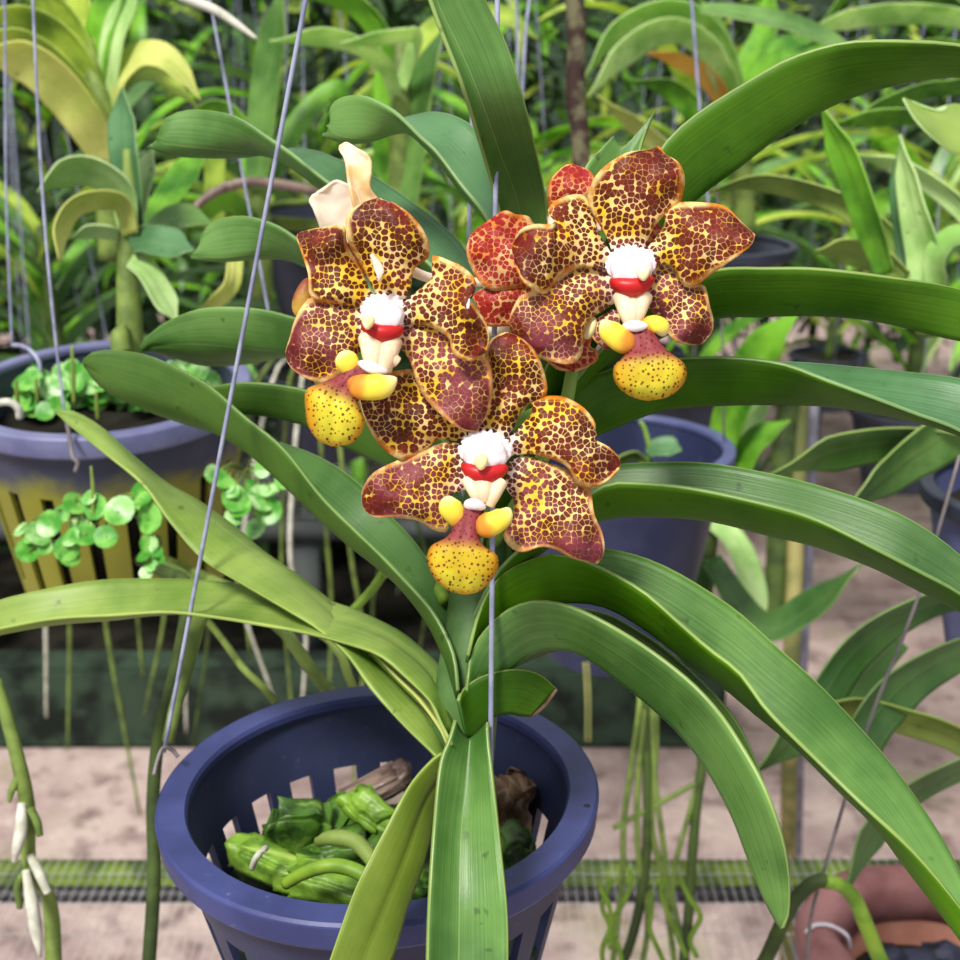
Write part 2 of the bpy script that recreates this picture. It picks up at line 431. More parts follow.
def petal(parent, name, A, B, d, cv=.35, mats=('petal', 'cream'), wave=.12, tipback=.3, seed=0, n=30, mshift=0.0, label=None):
    """petal from its two side outlines (base to tip); d cm; cv how far edges curve back, cm"""
    a = resample([(x, y, 0) for x, y in A], n); b = resample([(x, y, 0) for x, y in B], n)
    nu = 17; rows, uvs = [], []
    D = lin(d, n)
    for i in range(n):
        t = i/(n-1); row = []; uv = []
        for j in range(nu):
            u = j/(nu-1)*2-1
            q = a[i].lerp(b[i], (u+1)/2)
            wv = noise.noise(Vector((q.x*.035+seed*7.3, q.y*.035, seed)))*wave*2.6*(.35+t)+noise.noise(Vector((q.x*.09+seed*3.1, q.y*.09, seed)))*wave*.7*t
            rf = wave*.7*math.sin(t*9+seed+u*2)*abs(u)**3
            dep = D[i]+cv*(u*u)*math.sin(PI*min(1, .15+t))+tipback*max(0, t-.65)**2*4+wv+rf
            row.append(P(q.x, q.y, dep/100)); uv.append(((u+1)/2, t))
        rows.append(row); uvs.append(uv)
    bm = bmesh.new(); grid(bm, rows, uvs)
    bmesh.ops.remove_doubles(bm, verts=bm.verts, dist=.00004)
    bm.normal_update()
    s = Vector((0, 0, 0))
    for f in bm.faces: s += f.normal*f.calc_area()
    if s.dot(Vector((0, -CT, ST))) < 0: bmesh.ops.reverse_faces(bm, faces=bm.faces)
    o = obj(name, bm, [M[mats[0]], M[mats[1]]], parent)
    m = o.modifiers.new('thickness', 'SOLIDIFY'); m.thickness = .0008; m.offset = 0; m.material_offset = 1; m.material_offset_rim = 0
    if label: o['label'] = label
    return o
def lip_mid(parent, A, B, d, depth=.55, seed=0):
    a = resample([(x, y, 0) for x, y in A], 30); b = resample([(x, y, 0) for x, y in B], 30)
    bm = bmesh.new()
    for side in (-1, 1):
        rows, uvs = [], []
        for i in range(30):
            t = i/29; row = []; uv = []
            for j in range(17):
                u = j/16*2-1; q = a[i].lerp(b[i], (u+1)/2)
                wd = (a[i]-b[i]).length/75
                r = math.sqrt(max(0, 1-u*u))*math.sin(PI*min(1, .12+t*.9))**.5 if t < .97 else 0
                dep = d + side*depth*r*min(1, wd+.15)*(1 if side < 0 else .5)-.15*math.sin(PI*t) - (.12*math.exp(-(u*4)**2)*(-1)*math.sin(PI*t) if side < 0 else 0)
                row.append(P(q.x, q.y, dep/100)); uv.append(((u+1)/2, t))
            rows.append(row); uvs.append(uv)
        grid(bm, rows, uvs, flip=side > 0)
    bmesh.ops.remove_doubles(bm, verts=bm.verts, dist=.0001)
    bmesh.ops.recalc_face_normals(bm, faces=bm.faces)
    return obj('lip', bm, M['lip'], parent)

# ---------------------------------------------------------------- pots
def pot_wall(bm, R0, R1, H, z0_, nslot, slot_top, slot_bot, frac=.55, thick=.003, seg_per=6, solid=False):
    """tapered wall from z0 (top, radius R0) down H to radius R1; slots between slot_top and slot_bot below z0"""
    z0 = z0_
    zs = sorted(set([.005, .009, slot_top, slot_top+.003, (slot_top+slot_bot)/2, slot_bot-.003, slot_bot, H]))
    N = nslot*seg_per
    for side in (0, 1):
        pass
    def rad(z): return R0+(R1-R0)*z/H
    cut = int(round(seg_per*frac))
    ro, ri = [], []
    for z in zs:
        ro.append([]); ri.append([])
        for k in range(N):
            a = 2*PI*(k+.25)/N
            ro[-1].append(bm.verts.new((rad(z)*math.cos(a), rad(z)*math.sin(a), z0-z)))
            r = rad(z)-thick
            ri[-1].append(bm.verts.new((r*math.cos(a), r*math.sin(a), z0-z)))
    def hole(i, k):
        if solid: return False
        zc = (zs[i]+zs[i+1])/2
        return slot_top < zc < slot_bot and (k % seg_per) < cut
    L = len(zs)-1
    for i in range(L):
        for k in range(N):
            k2 = (k+1) % N
            if hole(i, k): continue
            bm.faces.new([ro[i][k], ro[i][k2], ro[i+1][k2], ro[i+1][k]])
            bm.faces.new([ri[i][k2], ri[i][k], ri[i+1][k], ri[i+1][k2]])
            if hole(i, (k-1) % N): bm.faces.new([ro[i][k], ro[i+1][k], ri[i+1][k], ri[i][k]])
            if hole(i, k2): bm.faces.new([ro[i][k2], ri[i][k2], ri[i+1][k2], ro[i+1][k2]])
            if i > 0 and hole(i-1, k): bm.faces.new([ro[i][k], ri[i][k], ri[i][k2], ro[i][k2]])
            if i < L-1 and hole(i+1, k): bm.faces.new([ro[i+1][k], ro[i+1][k2], ri[i+1][k2], ri[i+1][k]])
    for k in range(N):
        k2 = (k+1) % N
        bm.faces.new([ro[0][k], ri[0][k], ri[0][k2], ro[0][k2]])
        bm.faces.new([ro[-1][k2], ri[-1][k2], ri[-1][k], ro[-1][k]])
    # base plate
    for z, fl in ((z0-H, False), (z0-H+.003, True)):
        c = bm.verts.new((0, 0, z)); ring = [bm.verts.new((v.co.x, v.co.y, z)) for v in ri[-1]]
        for k in range(N):
            q = [c, ring[(k+1) % N], ring[k]]
            if fl: q.reverse()
            bm.faces.new(q)
def lathe(bm, prof, seg=96, mat=0, closed=True, wob=None):
    rings = []
    for r, z in prof:
        ring = []
        for k in range(seg):
            a = 2*PI*k/seg; rr = r+(wob(a, z) if wob else 0)
            ring.append(bm.verts.new((rr*math.cos(a), rr*math.sin(a), z)))
        rings.append(ring)
    m = len(prof)
    for i in range(m if closed else m-1):
        for k in range(seg):
            f = bm.faces.new([rings[i][k], rings[(i+1) % m][k], rings[(i+1) % m][(k+1) % seg], rings[i][(k+1) % seg]]); f.material_index = mat
def rim_profile(R, w, h, b=.0015):
    return [(R-w, -.004), (R-w, -b), (R-w+b*.6, 0), (R-b*.8, 0), (R-.0002, -b*.6), (R, -b), (R-.0008, -h+b), (R-.0018, -h), (R-.0045, -h), (R-.0045, -.004)]
def make_pot(name, label, cpx, R, H, mats, group=None, tilt=(0, 0), solid=False, nslot=20, rimw=.0095, rimh=.011, R1f=.62, frac=.55, slots=None, shallow_fill=None, cat='pot'):
    """cpx = (x, y, distance) of the rim's centre"""
    top = P(*cpx); base = top-Vector((0, 0, H))
    t = thing(name, label, cat, base, group)
    rot = Matrix.Rotation(tilt[0], 4, 'X') @ Matrix.Rotation(tilt[1], 4, 'Y')
    def fin(bm, nm, m):
        bmesh.ops.rotate(bm, verts=bm.verts, cent=(0, 0, 0), matrix=rot)
        bmesh.ops.translate(bm, verts=bm.verts, vec=top)
        bmesh.ops.recalc_face_normals(bm, faces=bm.faces)
        return obj(nm, bm, m, t, smooth=False if nm == 'wall' else True)
    bm = bmesh.new(); R0 = R-.0045
    st, sb = slots or (.030, H-.012)
    pot_wall(bm, R0, R*R1f, H, 0, nslot, st, sb, frac=frac, solid=solid)
    w = fin(bm, 'wall', M[mats[1]])
    bm = bmesh.new(); lathe(bm, rim_profile(R, rimw, rimh)); r = fin(bm, 'rim', M[mats[0]])
    r.data.polygons.foreach_set('use_smooth', [True]*len(r.data.polygons))
    md = r.modifiers.new('edges', 'EDGE_SPLIT'); md.split_angle = math.radians(24)
    if shallow_fill:
        bm = bmesh.new(); z = -shallow_fill[0]; rr = R0+(R*R1f-R0)*shallow_fill[0]/H-.0035
        seg = 40
        prev = None; cen = bm.verts.new((0, 0, z+.004))
        for q in range(1, 9):
            ring = [bm.verts.new((rr*q/8*math.cos(2*PI*k/seg), rr*q/8*math.sin(2*PI*k/seg), z+noise.noise(Vector((q*.9*math.cos(2*PI*k/seg), q*.9*math.sin(2*PI*k/seg), 3)))*.008)) for k in range(seg)]
            for k in range(seg):
                if prev: bm.faces.new([prev[k], ring[k], ring[(k+1) % seg], prev[(k+1) % seg]])
                else: bm.faces.new([cen, ring[k], ring[(k+1) % seg]])
            prev = ring
        kf = (R*R1f-.0045)/rr
        low = [bm.verts.new((v.co.x*kf, v.co.y*kf, -H+.006)) for v in prev]
        for k in range(seg): bm.faces.new([prev[k], low[k], low[(k+1) % seg], prev[(k+1) % seg]])
        bm.faces.new(low[::-1])
        fin(bm, 'potting_mix', M[shallow_fill[1]])
    return t, top
exec_parts = []
# ================================================================ the hanging basket with the orchid
pot, ptop = make_pot('hanging_pot', 'blue slotted plastic pot in front, hanging on grey wires under the spotted orchid', (379, 785, .482), .0813, .112,
                     ('pot', 'pot_shade'), nslot=21, slots=(.030, .098), rimw=.0115, tilt=(math.radians(-.5), math.radians(-1.2)))
hook = P(507, -1070, .36)
for pts in ([on_plane(164, 752, ptop.z-.001)], [on_plane(489, 925, ptop.z-.001)]):
    bm = ptube([(0, 0, 1)]*0 or [(0, 0, 1), (0, 1, 1)], .001) if False else tube(pts+[hook], .00085, n=40, seg=8)
    obj('hanging_wire', bm, M['wire'], pot)
bm = tube([P(455, 700, .556), hook], .00085, n=20, seg=8); obj('hanging_wire', bm, M['wire'], pot)
# curled wire end at the left of the rim
bm = ptube([(154, 775, .485), (157, 762, .487), (163, 748, .490), (172, 750, .492), (178, 757, .492)], .0008, n=24); obj('wire_end', bm, M['dwire'], pot)
# screw hole on the right of the rim
bm = bmesh.new(); blob(bm, on_plane(587, 806, ptop.z+.0016), (.0012, .0012, .0006)); obj('rim_hole', bm, M['blackbar'], pot)

orch = thing('orchid_plant', 'spotted maroon and yellow orchid with long strap leaves, growing in the front blue pot', 'orchid', P(470, 840, .44))
# stem
bm = ptube([(462, 870, .45), (462, 800, .435), (466, 700, .418), (478, 600, .42), (492, 480, .43), (505, 380, .435), (515, 330, .44)], [.009, .010, .0105, .0095, .009, .007, .004], n=40, seg=14)
obj('stem', bm, M['trunk'], orch)
L = lambda *a, **k: leaf(orch, *a, **k)
# upright leaf at the top
L([(462, 640), (478, 500), (500, 360), (507, 260), (500, 215), (482, 150), (462, 85), (441, 30), (425, -15), (405, -60)],
  [(472, 660), (488, 500), (512, 380), (523, 300), (520, 215), (500, 155), (478, 95), (456, 45), (435, 0), (420, -60)],
  [(500, 640), (520, 500), (545, 380), (552, 300), (547, 212), (536, 150), (521, 90), (505, 40), (486, 0), (465, -60)],
  [41.5, 42.2, 42, 40.3, 36.2, 35.2], w=1.9, mats=('top', 'top'), sa=-.45, sb=-.2)
# folded leaf left of it
L([(500, 330), (503, 260), (487, 218), (462, 185), (437, 152), (421, 137), (407, 123), (391, 109), (365, 96), (345, 97), (333, 104), (329, 115)],
  [(505, 340), (507, 270), (492, 228), (466, 197), (440, 162), (424, 145), (408, 133), (392, 134), (370, 138), (350, 138), (335, 134), (328, 126)],
  [(515, 330), (512, 250), (496, 185), (487, 150), (469, 124), (440, 113), (415, 116), (396, 122), (385, 133), (365, 141), (342, 141), (322, 135)],
  [43, 42.5, 42, 42.5, 43.5, 44], w=1.8, mats=('btop', 'top'))
# notched leaf upper left
L([(492, 420), (478, 330), (450, 285), (415, 250), (380, 222), (350, 198), (332, 185), (310, 168), (290, 152), (268, 137), (245, 121), (225, 113), (195, 110), (174, 114), (164, 121), (161, 128)],
  [(497, 430), (485, 345), (455, 300), (418, 262), (382, 233), (350, 210), (328, 195), (306, 178), (285, 164), (262, 154), (240, 151), (215, 149), (190, 147), (172, 145), (156, 143), (166, 132)],
  [(505, 420), (492, 320), (478, 278), (462, 246), (440, 224), (418, 207), (395, 190), (370, 175), (345, 163), (318, 152), (292, 149), (268, 153), (240, 157), (205, 157), (175, 155), (147, 147)],
  [42.5, 44.5, 46, 47.5, 49, 49.5], w=1.9, mats=('btop', 'top'))
# short notched leaf below
L([(490, 450), (450, 380), (390, 310), (345, 266), (301, 241), (280, 227), (256, 218), (235, 216), (214, 222), (201, 236), (203, 244)],
  [(492, 455), (450, 392), (388, 325), (340, 285), (303, 265), (283, 256), (262, 253), (240, 256), (220, 258), (205, 257), (192, 255)],
  [(495, 452), (455, 375), (395, 305), (350, 268), (310, 262), (290, 258), (270, 258), (245, 259), (225, 260), (208, 259), (193, 257)],
  [43, 45.5, 48, 49.5, 50], w=1.7, mats=('btop', 'top'))
# broad leaf left of the first flower
L([(480, 500), (430, 420), (370, 350), (320, 325), (292, 317), (265, 310), (232, 307), (199, 309), (168, 321), (148, 336), (140, 346)],
  [(482, 505), (430, 440), (370, 385), (320, 362), (286, 353), (262, 350), (235, 347), (199, 344), (172, 344), (152, 346), (141, 349)],
  [(485, 500), (435, 425), (375, 375), (325, 350), (290, 355), (265, 360), (240, 364), (205, 365), (180, 359), (155, 352), (141, 350)],
  [43, 46, 49, 51, 52], w=1.9, mats=('dtop', 'top'))
# leaf behind the long left leaf
L([(478, 560), (440, 480), (380, 425), (340, 403), (305, 390), (285, 386), (261, 383), (233, 383), (205, 389), (175, 402)],
  [(478, 570), (435, 500), (386, 467), (342, 447), (305, 426), (290, 422), (270, 417), (242, 414), (200, 412), (176, 405)],
  [(485, 560), (450, 470), (400, 420), (350, 400), (310, 400), (285, 400), (262, 402), (235, 402), (205, 402), (176, 404)],
  [42, 45, 48, 50, 51], w=1.8, mats=('dtop', 'dunder'))
# long left leaf with the dark bruise
L([(458, 690), (455, 660), (447, 637), (430, 608), (402, 577), (380, 554), (355, 530), (321, 496), (283, 448), (244, 416), (210, 386), (180, 369), (150, 356), (125, 351), (104, 350), (88, 354), (83, 360)],
  [(458, 700), (450, 675), (441, 650), (425, 619), (401, 588), (378, 568), (350, 547), (321, 522), (290, 492), (258, 462), (225, 437), (190, 414), (150, 396), (112, 382), (84, 363)],
  [(462, 690), (467, 660), (466, 635), (458, 610), (439, 580), (418, 546), (392, 517), (355, 480), (321, 458), (283, 444), (245, 440), (217, 432), (187, 424), (150, 411), (112, 394), (95, 380), (85, 365)],
  [40.8, 42.5, 46, 49.5, 51, 52], w=1.8, mats=('dtop', 'dunder'))
# yellow-green left leaf reaching up to the left
L([(445, 770), (436, 757), (405, 727), (372, 690), (347, 655), (316, 628), (290, 612), (240, 583), (202, 559), (169, 521), (142, 484), (105, 454), (80, 434), (67, 424), (59, 416)],
  [(447, 762), (441, 745), (424, 712), (395, 680), (365, 648), (330, 612), (300, 586), (262, 558), (225, 530), (190, 503), (163, 484), (131, 458), (101, 431), (78, 418), (58, 413)],
  [(449, 755), (444, 733), (438, 710), (411, 683), (380, 655), (345, 615), (316, 590), (292, 572), (262, 551), (232, 525), (195, 499), (165, 484), (131, 456), (101, 429), (75, 413), (60, 411)],
  [41.2, 44, 47.5, 51, 53, 54], w=2.0, mats=('ltop', 'ltop'))
# long pale green left leaf out of the frame
L([(452, 745), (440, 722), (430, 702), (405, 677), (380, 656), (350, 645), (300, 632), (262, 625), (220, 618), (169, 612), (112, 615), (56, 618), (0, 628), (-40, 638)],
  [(454, 735), (447, 716), (440, 693), (428, 672), (407, 652), (380, 635), (345, 622), (300, 613), (262, 609), (225, 607), (169, 611), (112, 619), (56, 624), (0, 634), (-40, 645)],
  [(457, 725), (455, 705), (451, 690), (442, 670), (422, 650), (401, 633), (370, 617), (340, 605), (300, 594), (262, 587), (206, 581), (150, 579), (94, 581), (37, 591), (0, 600), (-40, 615)],
  [40.5, 43.5, 48, 51, 52, 53], w=1.9, mats=('ltop', 'lunder'))
# inner yellow leaf fold
L([(448, 745), (440, 728), (420, 700), (400, 680), (375, 655), (350, 640)], [(446, 735), (434, 712), (412, 692), (392, 672), (372, 655), (350, 641)],
  [(452, 735), (444, 712), (425, 688), (402, 668), (378, 652), (352, 638)], [41, 42.3, 44, 45.5], w=1.0, mats=('yel', 'ltop'))
# ---- right side
L([(490, 470), (560, 340), (610, 230), (662, 147), (690, 119), (715, 101), (740, 86), (765, 71), (790, 58), (827, 46), (857, 41), (907, 41), (960, 45), (1030, 62), (1100, 100)],
  [(495, 480), (580, 370), (650, 260), (692, 204), (740, 167), (773, 141), (813, 116), (847, 99), (890, 86), (925, 79), (960, 76), (1030, 85), (1095, 105)],
  [(500, 470), (575, 350), (640, 245), (685, 185), (735, 150), (770, 125), (810, 100), (850, 84), (890, 72), (930, 68), (960, 68), (1030, 76), (1097, 102)],
  [42.5, 41.5, 41, 40.5, 40, 40], w=2.3, mats=('top', 'under'))
L([(480, 520), (560, 400), (640, 310), (705, 272), (773, 268), (823, 269), (890, 277), (960, 289), (1040, 320)],
  [(482, 530), (560, 420), (640, 350), (712, 320), (760, 317), (820, 316), (880, 322), (960, 341), (1038, 350)],
  [(485, 520), (560, 405), (640, 320), (710, 285), (770, 276), (825, 277), (890, 284), (960, 298), (1040, 330)],
  [42.5, 42, 41.5, 41, 41], w=2.2, mats=('top', 'under'))
L([(475, 570), (500, 470), (540, 412), (575, 388), (600, 372), (650, 361), (720, 357), (780, 363), (827, 380), (873, 397), (915, 413), (960, 430), (1020, 465)],
  [(477, 580), (510, 500), (550, 458), (595, 437), (640, 418), (673, 409), (740, 405), (820, 406), (873, 413), (923, 423), (965, 436), (1025, 470)],
  [(490, 560), (520, 480), (560, 430), (610, 400), (660, 380), (720, 368), (770, 363), (800, 363), (860, 368), (920, 374), (960, 379), (1010, 395), (1045, 450)],
  [42, 42, 41.5, 41, 40.5, 40], w=1.9, mats=('btop', 'under'))
L([(472, 620), (495, 575), (530, 540), (570, 510), (605, 485), (640, 483), (690, 488), (757, 502), (813, 518), (873, 547), (923, 573), (960, 593), (1010, 630)],
  [(472, 630), (500, 590), (540, 555), (575, 530), (610, 519), (640, 517), (707, 521), (773, 537), (813, 546), (873, 568), (923, 593), (960, 612), (1010, 645)],
  [(478, 610), (505, 555), (545, 505), (580, 475), (610, 466), (640, 463), (707, 463), (773, 474), (827, 488), (873, 503), (913, 521), (960, 555), (1012, 610)],
  [41.8, 41.5, 41, 40, 39, 38.5], w=1.9, mats=('dtop', 'under'))
# big bending leaf lower right
L([(468, 655), (478, 615), (493, 583), (515, 566), (530, 560), (552, 554), (590, 563), (640, 589), (673, 617), (707, 647), (740, 673), (768, 711), (818, 761), (860, 802), (914, 852), (960, 907), (1000, 965)],
  [(466, 670), (480, 640), (510, 615), (550, 604), (600, 606), (645, 630), (690, 665), (727, 691), (760, 719), (797, 748), (843, 794), (877, 827), (910, 873), (960, 940), (1000, 995)],
  [(474, 645), (495, 600), (530, 570), (570, 552), (602, 548), (640, 556), (673, 570), (707, 590), (740, 613), (773, 643), (807, 673), (837, 703), (885, 757), (918, 802), (947, 848), (975, 905), (1010, 980)],
  [41.2, 41.2, 40.5, 39.5, 38, 37], w=2.0, mats=('top', 'bund'))
# dark leaf just under it
L([(470, 690), (500, 650), (550, 612), (600, 612), (640, 632), (672, 655), (706, 686), (735, 719), (756, 761), (771, 804)],
  [(472, 695), (510, 670), (560, 650), (600, 655), (640, 680), (680, 715), (715, 750), (745, 785), (771, 806)],
  [(472, 690), (505, 652), (560, 620), (605, 620), (645, 645), (680, 675), (712, 712), (740, 750), (760, 780), (771, 805)],
  [42, 42.5, 43, 43, 43], w=1.8, mats=('dtop', 'dunder'))
# smooth arching leaf
L([(466, 690), (472, 650), (492, 622), (515, 606), (542, 601), (580, 610), (635, 640), (685, 677), (718, 711), (743, 748), (764, 786), (781, 832), (789, 873), (789, 911), (783, 928)],
  [(472, 710), (495, 690), (513, 668), (526, 658), (540, 651), (561, 650), (585, 657), (635, 694), (677, 732), (706, 769), (731, 815), (747, 857), (764, 898), (776, 919), (782, 928)],
  [(468, 700), (485, 665), (505, 640), (535, 620), (560, 620), (595, 632), (645, 668), (690, 705), (720, 745), (745, 785), (762, 830), (773, 875), (782, 926)],
  [41.2, 41.0, 40.4, 39.2, 38, 37.5], w=2.4, sb=.4, mats=('top', 'top'))
# cut-off leaf stub
L([(458, 700), (463, 689), (480, 677), (505, 670), (526, 670), (542, 676), (556, 688)],
  [(466, 738), (474, 736), (482, 727), (493, 717), (509, 714), (520, 716), (529, 716)],
  [(464, 712), (475, 697), (490, 684), (512, 676), (530, 676), (545, 684), (552, 694)],
  [40.6, 40.8, 41, 41.3], w=1.5, mats=('top', 'under'), base=.9, label='leaf cut off short with a ragged end')
obj('cut_edge', ptube([(528, 716, .4145), (536, 713, .413), (545, 705, .412), (551, 697, .411), (557, 689, .411)], .0006, n=20, seg=6), M['husk'], orch)
# cut tip behind the right flower
L([(560, 330), (568, 240), (577, 190), (587, 165), (600, 150), (613, 136)], [(600, 330), (606, 240), (612, 190), (618, 165), (620, 155), (624, 147)],
  [(640, 320), (640, 240), (636, 190), (638, 165), (643, 140), (656, 110)], [43.5, 43, 42.6, 42.6], w=1.6, sa=-.6, sb=-.6, mats=('top', 'under'), label='short leaf with a ragged notched tip')
# front leaves drooping over the rim
L([(455, 720), (453, 727), (449, 740), (440, 765), (434, 825), (429, 900), (427, 960), (426, 1040), (428, 1100)],
  [(468, 740), (471, 738), (469, 750), (466, 790), (461, 830), (459, 885), (458, 960), (458, 1040), (458, 1105)],
  [(488, 722), (488, 730), (489, 745), (492, 770), (501, 850), (507, 910), (508, 960), (506, 1040), (498, 1100)],
  [40.6, 39.6, 38.6, 38, 37.5], w=1.7, sa=-.45, sb=-.45, mats=('top', 'under'), base=1, label='broad creased leaf drooping over the front rim')
L([(446, 752), (434, 758), (410, 785), (385, 830), (355, 890), (330, 960), (306, 1030)],
  [(448, 757), (440, 775), (422, 805), (402, 860), (378, 920), (362, 960), (338, 1030)],
  [(452, 760), (446, 775), (437, 800), (424, 860), (406, 910), (390, 962), (352, 1035)],
  [41, 39.8, 38.9, 38.4, 38], w=1.6, sa=-.35, sb=.35, mats=('ltop', 'lunder'), base=1)
# flower spike
bm = ptube([(480, 560, .424), (520, 500, .40), (560, 420, .395), (571, 378, .392), (578, 330, .395), (572, 270, .405)], [.0026, .0024, .0022, .002, .0018], n=40, seg=10)
obj('flower_stalk', bm, M['stem'], orch)

def flower(label, centre, stalk, build):
    bm = ptube(stalk, [.0019, .0014, .0016], n=24, seg=8)
    f = obj('flower', bm, M['cream' if 'left' in label else 'stem'], orch); f['label'] = label
    build(f); return f
def ptrot(deg): return face_rot(deg)
def colm(f, cx, cy, d, r, deg, anther, red=True):
    """column: white hood, red lip of the hood, anther, two-lobed foot"""
    R = ptrot(deg); s = d/F
    bm = bmesh.new()
    def hood(co):
        n_ = 1+.10*noise.noise(co*2.3+Vector((cx, cy, 0)))+(.10*noise.noise(co*9) if co.z > .2 else 0)
        q_ = co*n_
        if co.z < 0: q_.z -= .30*max(0, 1-(co.x*2.2)**2)*abs(co.z)
        return q_
    blob(bm, P(cx, cy, d), (r*s*.96, r*s*.52, r*s*.78), R, seg=40, f=hood)
    def frill(co):
        a = math.atan2(co.z, co.x)
        k = 1+.06*math.sin(a*23+cx)*max(0, .4+math.sin(a))+.10*noise.noise(Vector((a*3, cx, cy)))
        return Vector((co.x*k, co.y, co.z*k))
    blob(bm, P(cx, cy, d+.0042)+R @ Vector((0, 0, r*s*.22)), (r*s*1.18, r*s*.22, r*s*.86), R, seg=60, f=frill)
    col = obj('column', bm, M['white'], f)
    bm = bmesh.new()
    o = R @ Vector((0, 0, -r*s*.66))
    def cup(co):
        z = co.z
        w = 1-.0*z
        return Vector((co.x*w, co.y, z-.32*(1-co.x*co.x)+.25*co.x*co.x))
    blob(bm, P(cx, cy, d)+o, (r*s*1.04, r*s*.62, r*s*.48), R, seg=24, f=cup)
    obj('stigma_rim', bm, M['red'], f)
    bm = bmesh.new(); ax, ay = anther
    blob(bm, P(ax, ay+5, d-.0056), (r*s*.30, r*s*.22, r*s*.36), R, seg=16, f=lambda co: Vector((co.x*(1+.3*co.z), co.y, co.z)))
    obj('anther', bm, M['anther'], f)
def foot(f, pts, d, deg):
    bm = bmesh.new()
    for (x0, y0, x1, y1, r0, r1) in pts:
        tube_bm(bm, [P(x0, y0, d), P((x0+x1)/2, (y0+y1)/2, d-.0016), P(x1, y1, d-.001)], [r0*d/F, (r0+r1)*.52*d/F, r1*d/F], seg=14, n=14)
    bmesh.ops.recalc_face_normals(bm, faces=bm.faces)
    o = obj('column_foot', bm, M['flesh'], f); m = o.modifiers.new('r', 'SUBSURF'); m.levels = 1; m.render_levels = 1
def lobe(f, pts, r, d, mat='lobe', name='lip_lobe', flat=.75):
    n, seg = 30, 20
    c = resample([tuple(P(x, y, d+dd)) for x, y, dd in pts], n); rad = lin([v*d/F for v in r], n); rows, uvs = [], []
    for k in range(n):
        e = min(k, n-1-k)/(n-1)/.28
        rr = rad[k]*(math.sqrt(max(.012, 1-(1-e)**2)) if e < 1 else 1)
        t = (c[min(k+1, n-1)]-c[max(k-1, 0)]).normalized(); y = t.cross(Vector((0, -CT, ST))).normalized(); z = t.cross(y)
        rows.append([c[k]+(y*math.cos(2*PI*s/seg)+z*(math.sin(2*PI*s/seg)*flat))*rr*(1+.06*noise.noise(c[k]*300+Vector((s, 0, 0)))*0) for s in range(seg+1)])
        uvs.append([(s/seg, k/(n-1)) for s in range(seg+1)])
    bm = bmesh.new(); grid(bm, rows, uvs)
    bmesh.ops.remove_doubles(bm, verts=bm.verts, dist=1e-6)
    bmesh.ops.holes_fill(bm, edges=bm.edges, sides=0); bmesh.ops.recalc_face_normals(bm, faces=bm.faces)
    return obj(name, bm, M[mat], f)
# ---- flower 1, left
def f1(f):
    petal(f, 'dorsal_sepal', [(380, 304), (373, 286), (361, 265), (351, 247), (346, 230), (348, 215), (361, 204), (379, 199)],
          [(402, 304), (410, 288), (414, 268), (428, 256), (427, 238), (413, 218), (396, 204), (379, 199)], [36.2, 36.0, 35.6, 35.9], seed=1)
    petal(f, 'petal', [(372, 314), (352, 305), (313, 298), (308, 274), (302, 252), (297, 237), (302, 233)], [(380, 300), (369, 290), (362, 272), (348, 248), (345, 236), (343, 226), (322, 228), (302, 233)],
          [36.4, 36.2, 36.0, 36.6], seed=2, cv=.25)
    petal(f, 'petal', [(400, 306), (424, 287), (435, 274), (433, 256), (448, 260), (464, 268), (476, 282), (469, 297), (477, 311), (485, 322), (489, 337), (486, 350)],
          [(402, 322), (421, 324), (437, 329), (450, 339), (452, 351), (460, 358), (472, 361), (486, 350)], [36.0, 35.6, 35.2, 34.9, 35.2], seed=3, wave=.2)
    petal(f, 'lateral_sepal', [(368, 342), (360, 350), (351, 364), (336, 377), (321, 383), (304, 377), (291, 367), (288, 360)], [(366, 310), (345, 302), (313, 298), (303, 306), (296, 318), (291, 337), (287, 350), (288, 360)],
          [36.5, 36.3, 36.2, 36.8], seed=4, mats=('sepal', 'cream'))
    petal(f, 'lateral_sepal', [(392, 336), (400, 345), (409, 358), (414, 370), (418, 384), (428, 401), (447, 420), (463, 430), (477, 431)],
          [(398, 326), (411, 321), (426, 320), (443, 329), (458, 345), (475, 352), (488, 362), (492, 385), (488, 410), (477, 431)], [36.3, 36.0, 35.8, 35.7, 36.1], seed=5, mats=('sepal', 'cream'))
    foot(f, [(372, 336, 374, 372, 15, 8), (392, 338, 382, 372, 12, 9), (384, 352, 398, 363, 8, 6)], .3585, 0)
    colm(f, 384, 316, .3565, 21, 8, (368, 317))
    lobe(f, [(341, 352, .001), (347, 362, 0), (354, 374, .001), (356, 382, .002)], [9, 12, 10, 7], .356)
    lobe(f, [(397, 378, -.001), (382, 386, -.002), (362, 387, -.001), (346, 381, .001)], [7, 13, 13, 9], .354)
    lobe(f, [(358, 362, .001), (372, 368, -.001), (388, 372, 0)], [4, 6, 4], .3545, 'white', 'lip_callus')
    lip_mid(f, [(352, 362), (338, 376), (318, 384), (306, 390), (305, 408), (308, 426), (318, 440), (333, 447)], [(372, 378), (360, 388), (357, 398), (361, 410), (365, 422), (360, 435), (350, 444), (333, 447)], 35.6)
    petal(f, 'curled_edge', [(371, 255), (373, 262), (376, 272), (378, 281)], [(372, 254), (379, 262), (383, 270), (380, 281)], [35.5, 35.2], mats=('cream', 'cream'), cv=.1, wave=.02)
flower('left flower with its yellow lip turned to the left', None, [(384, 312, .364), (430, 320, .39), (500, 330, .405), (572, 290, .405)], f1)
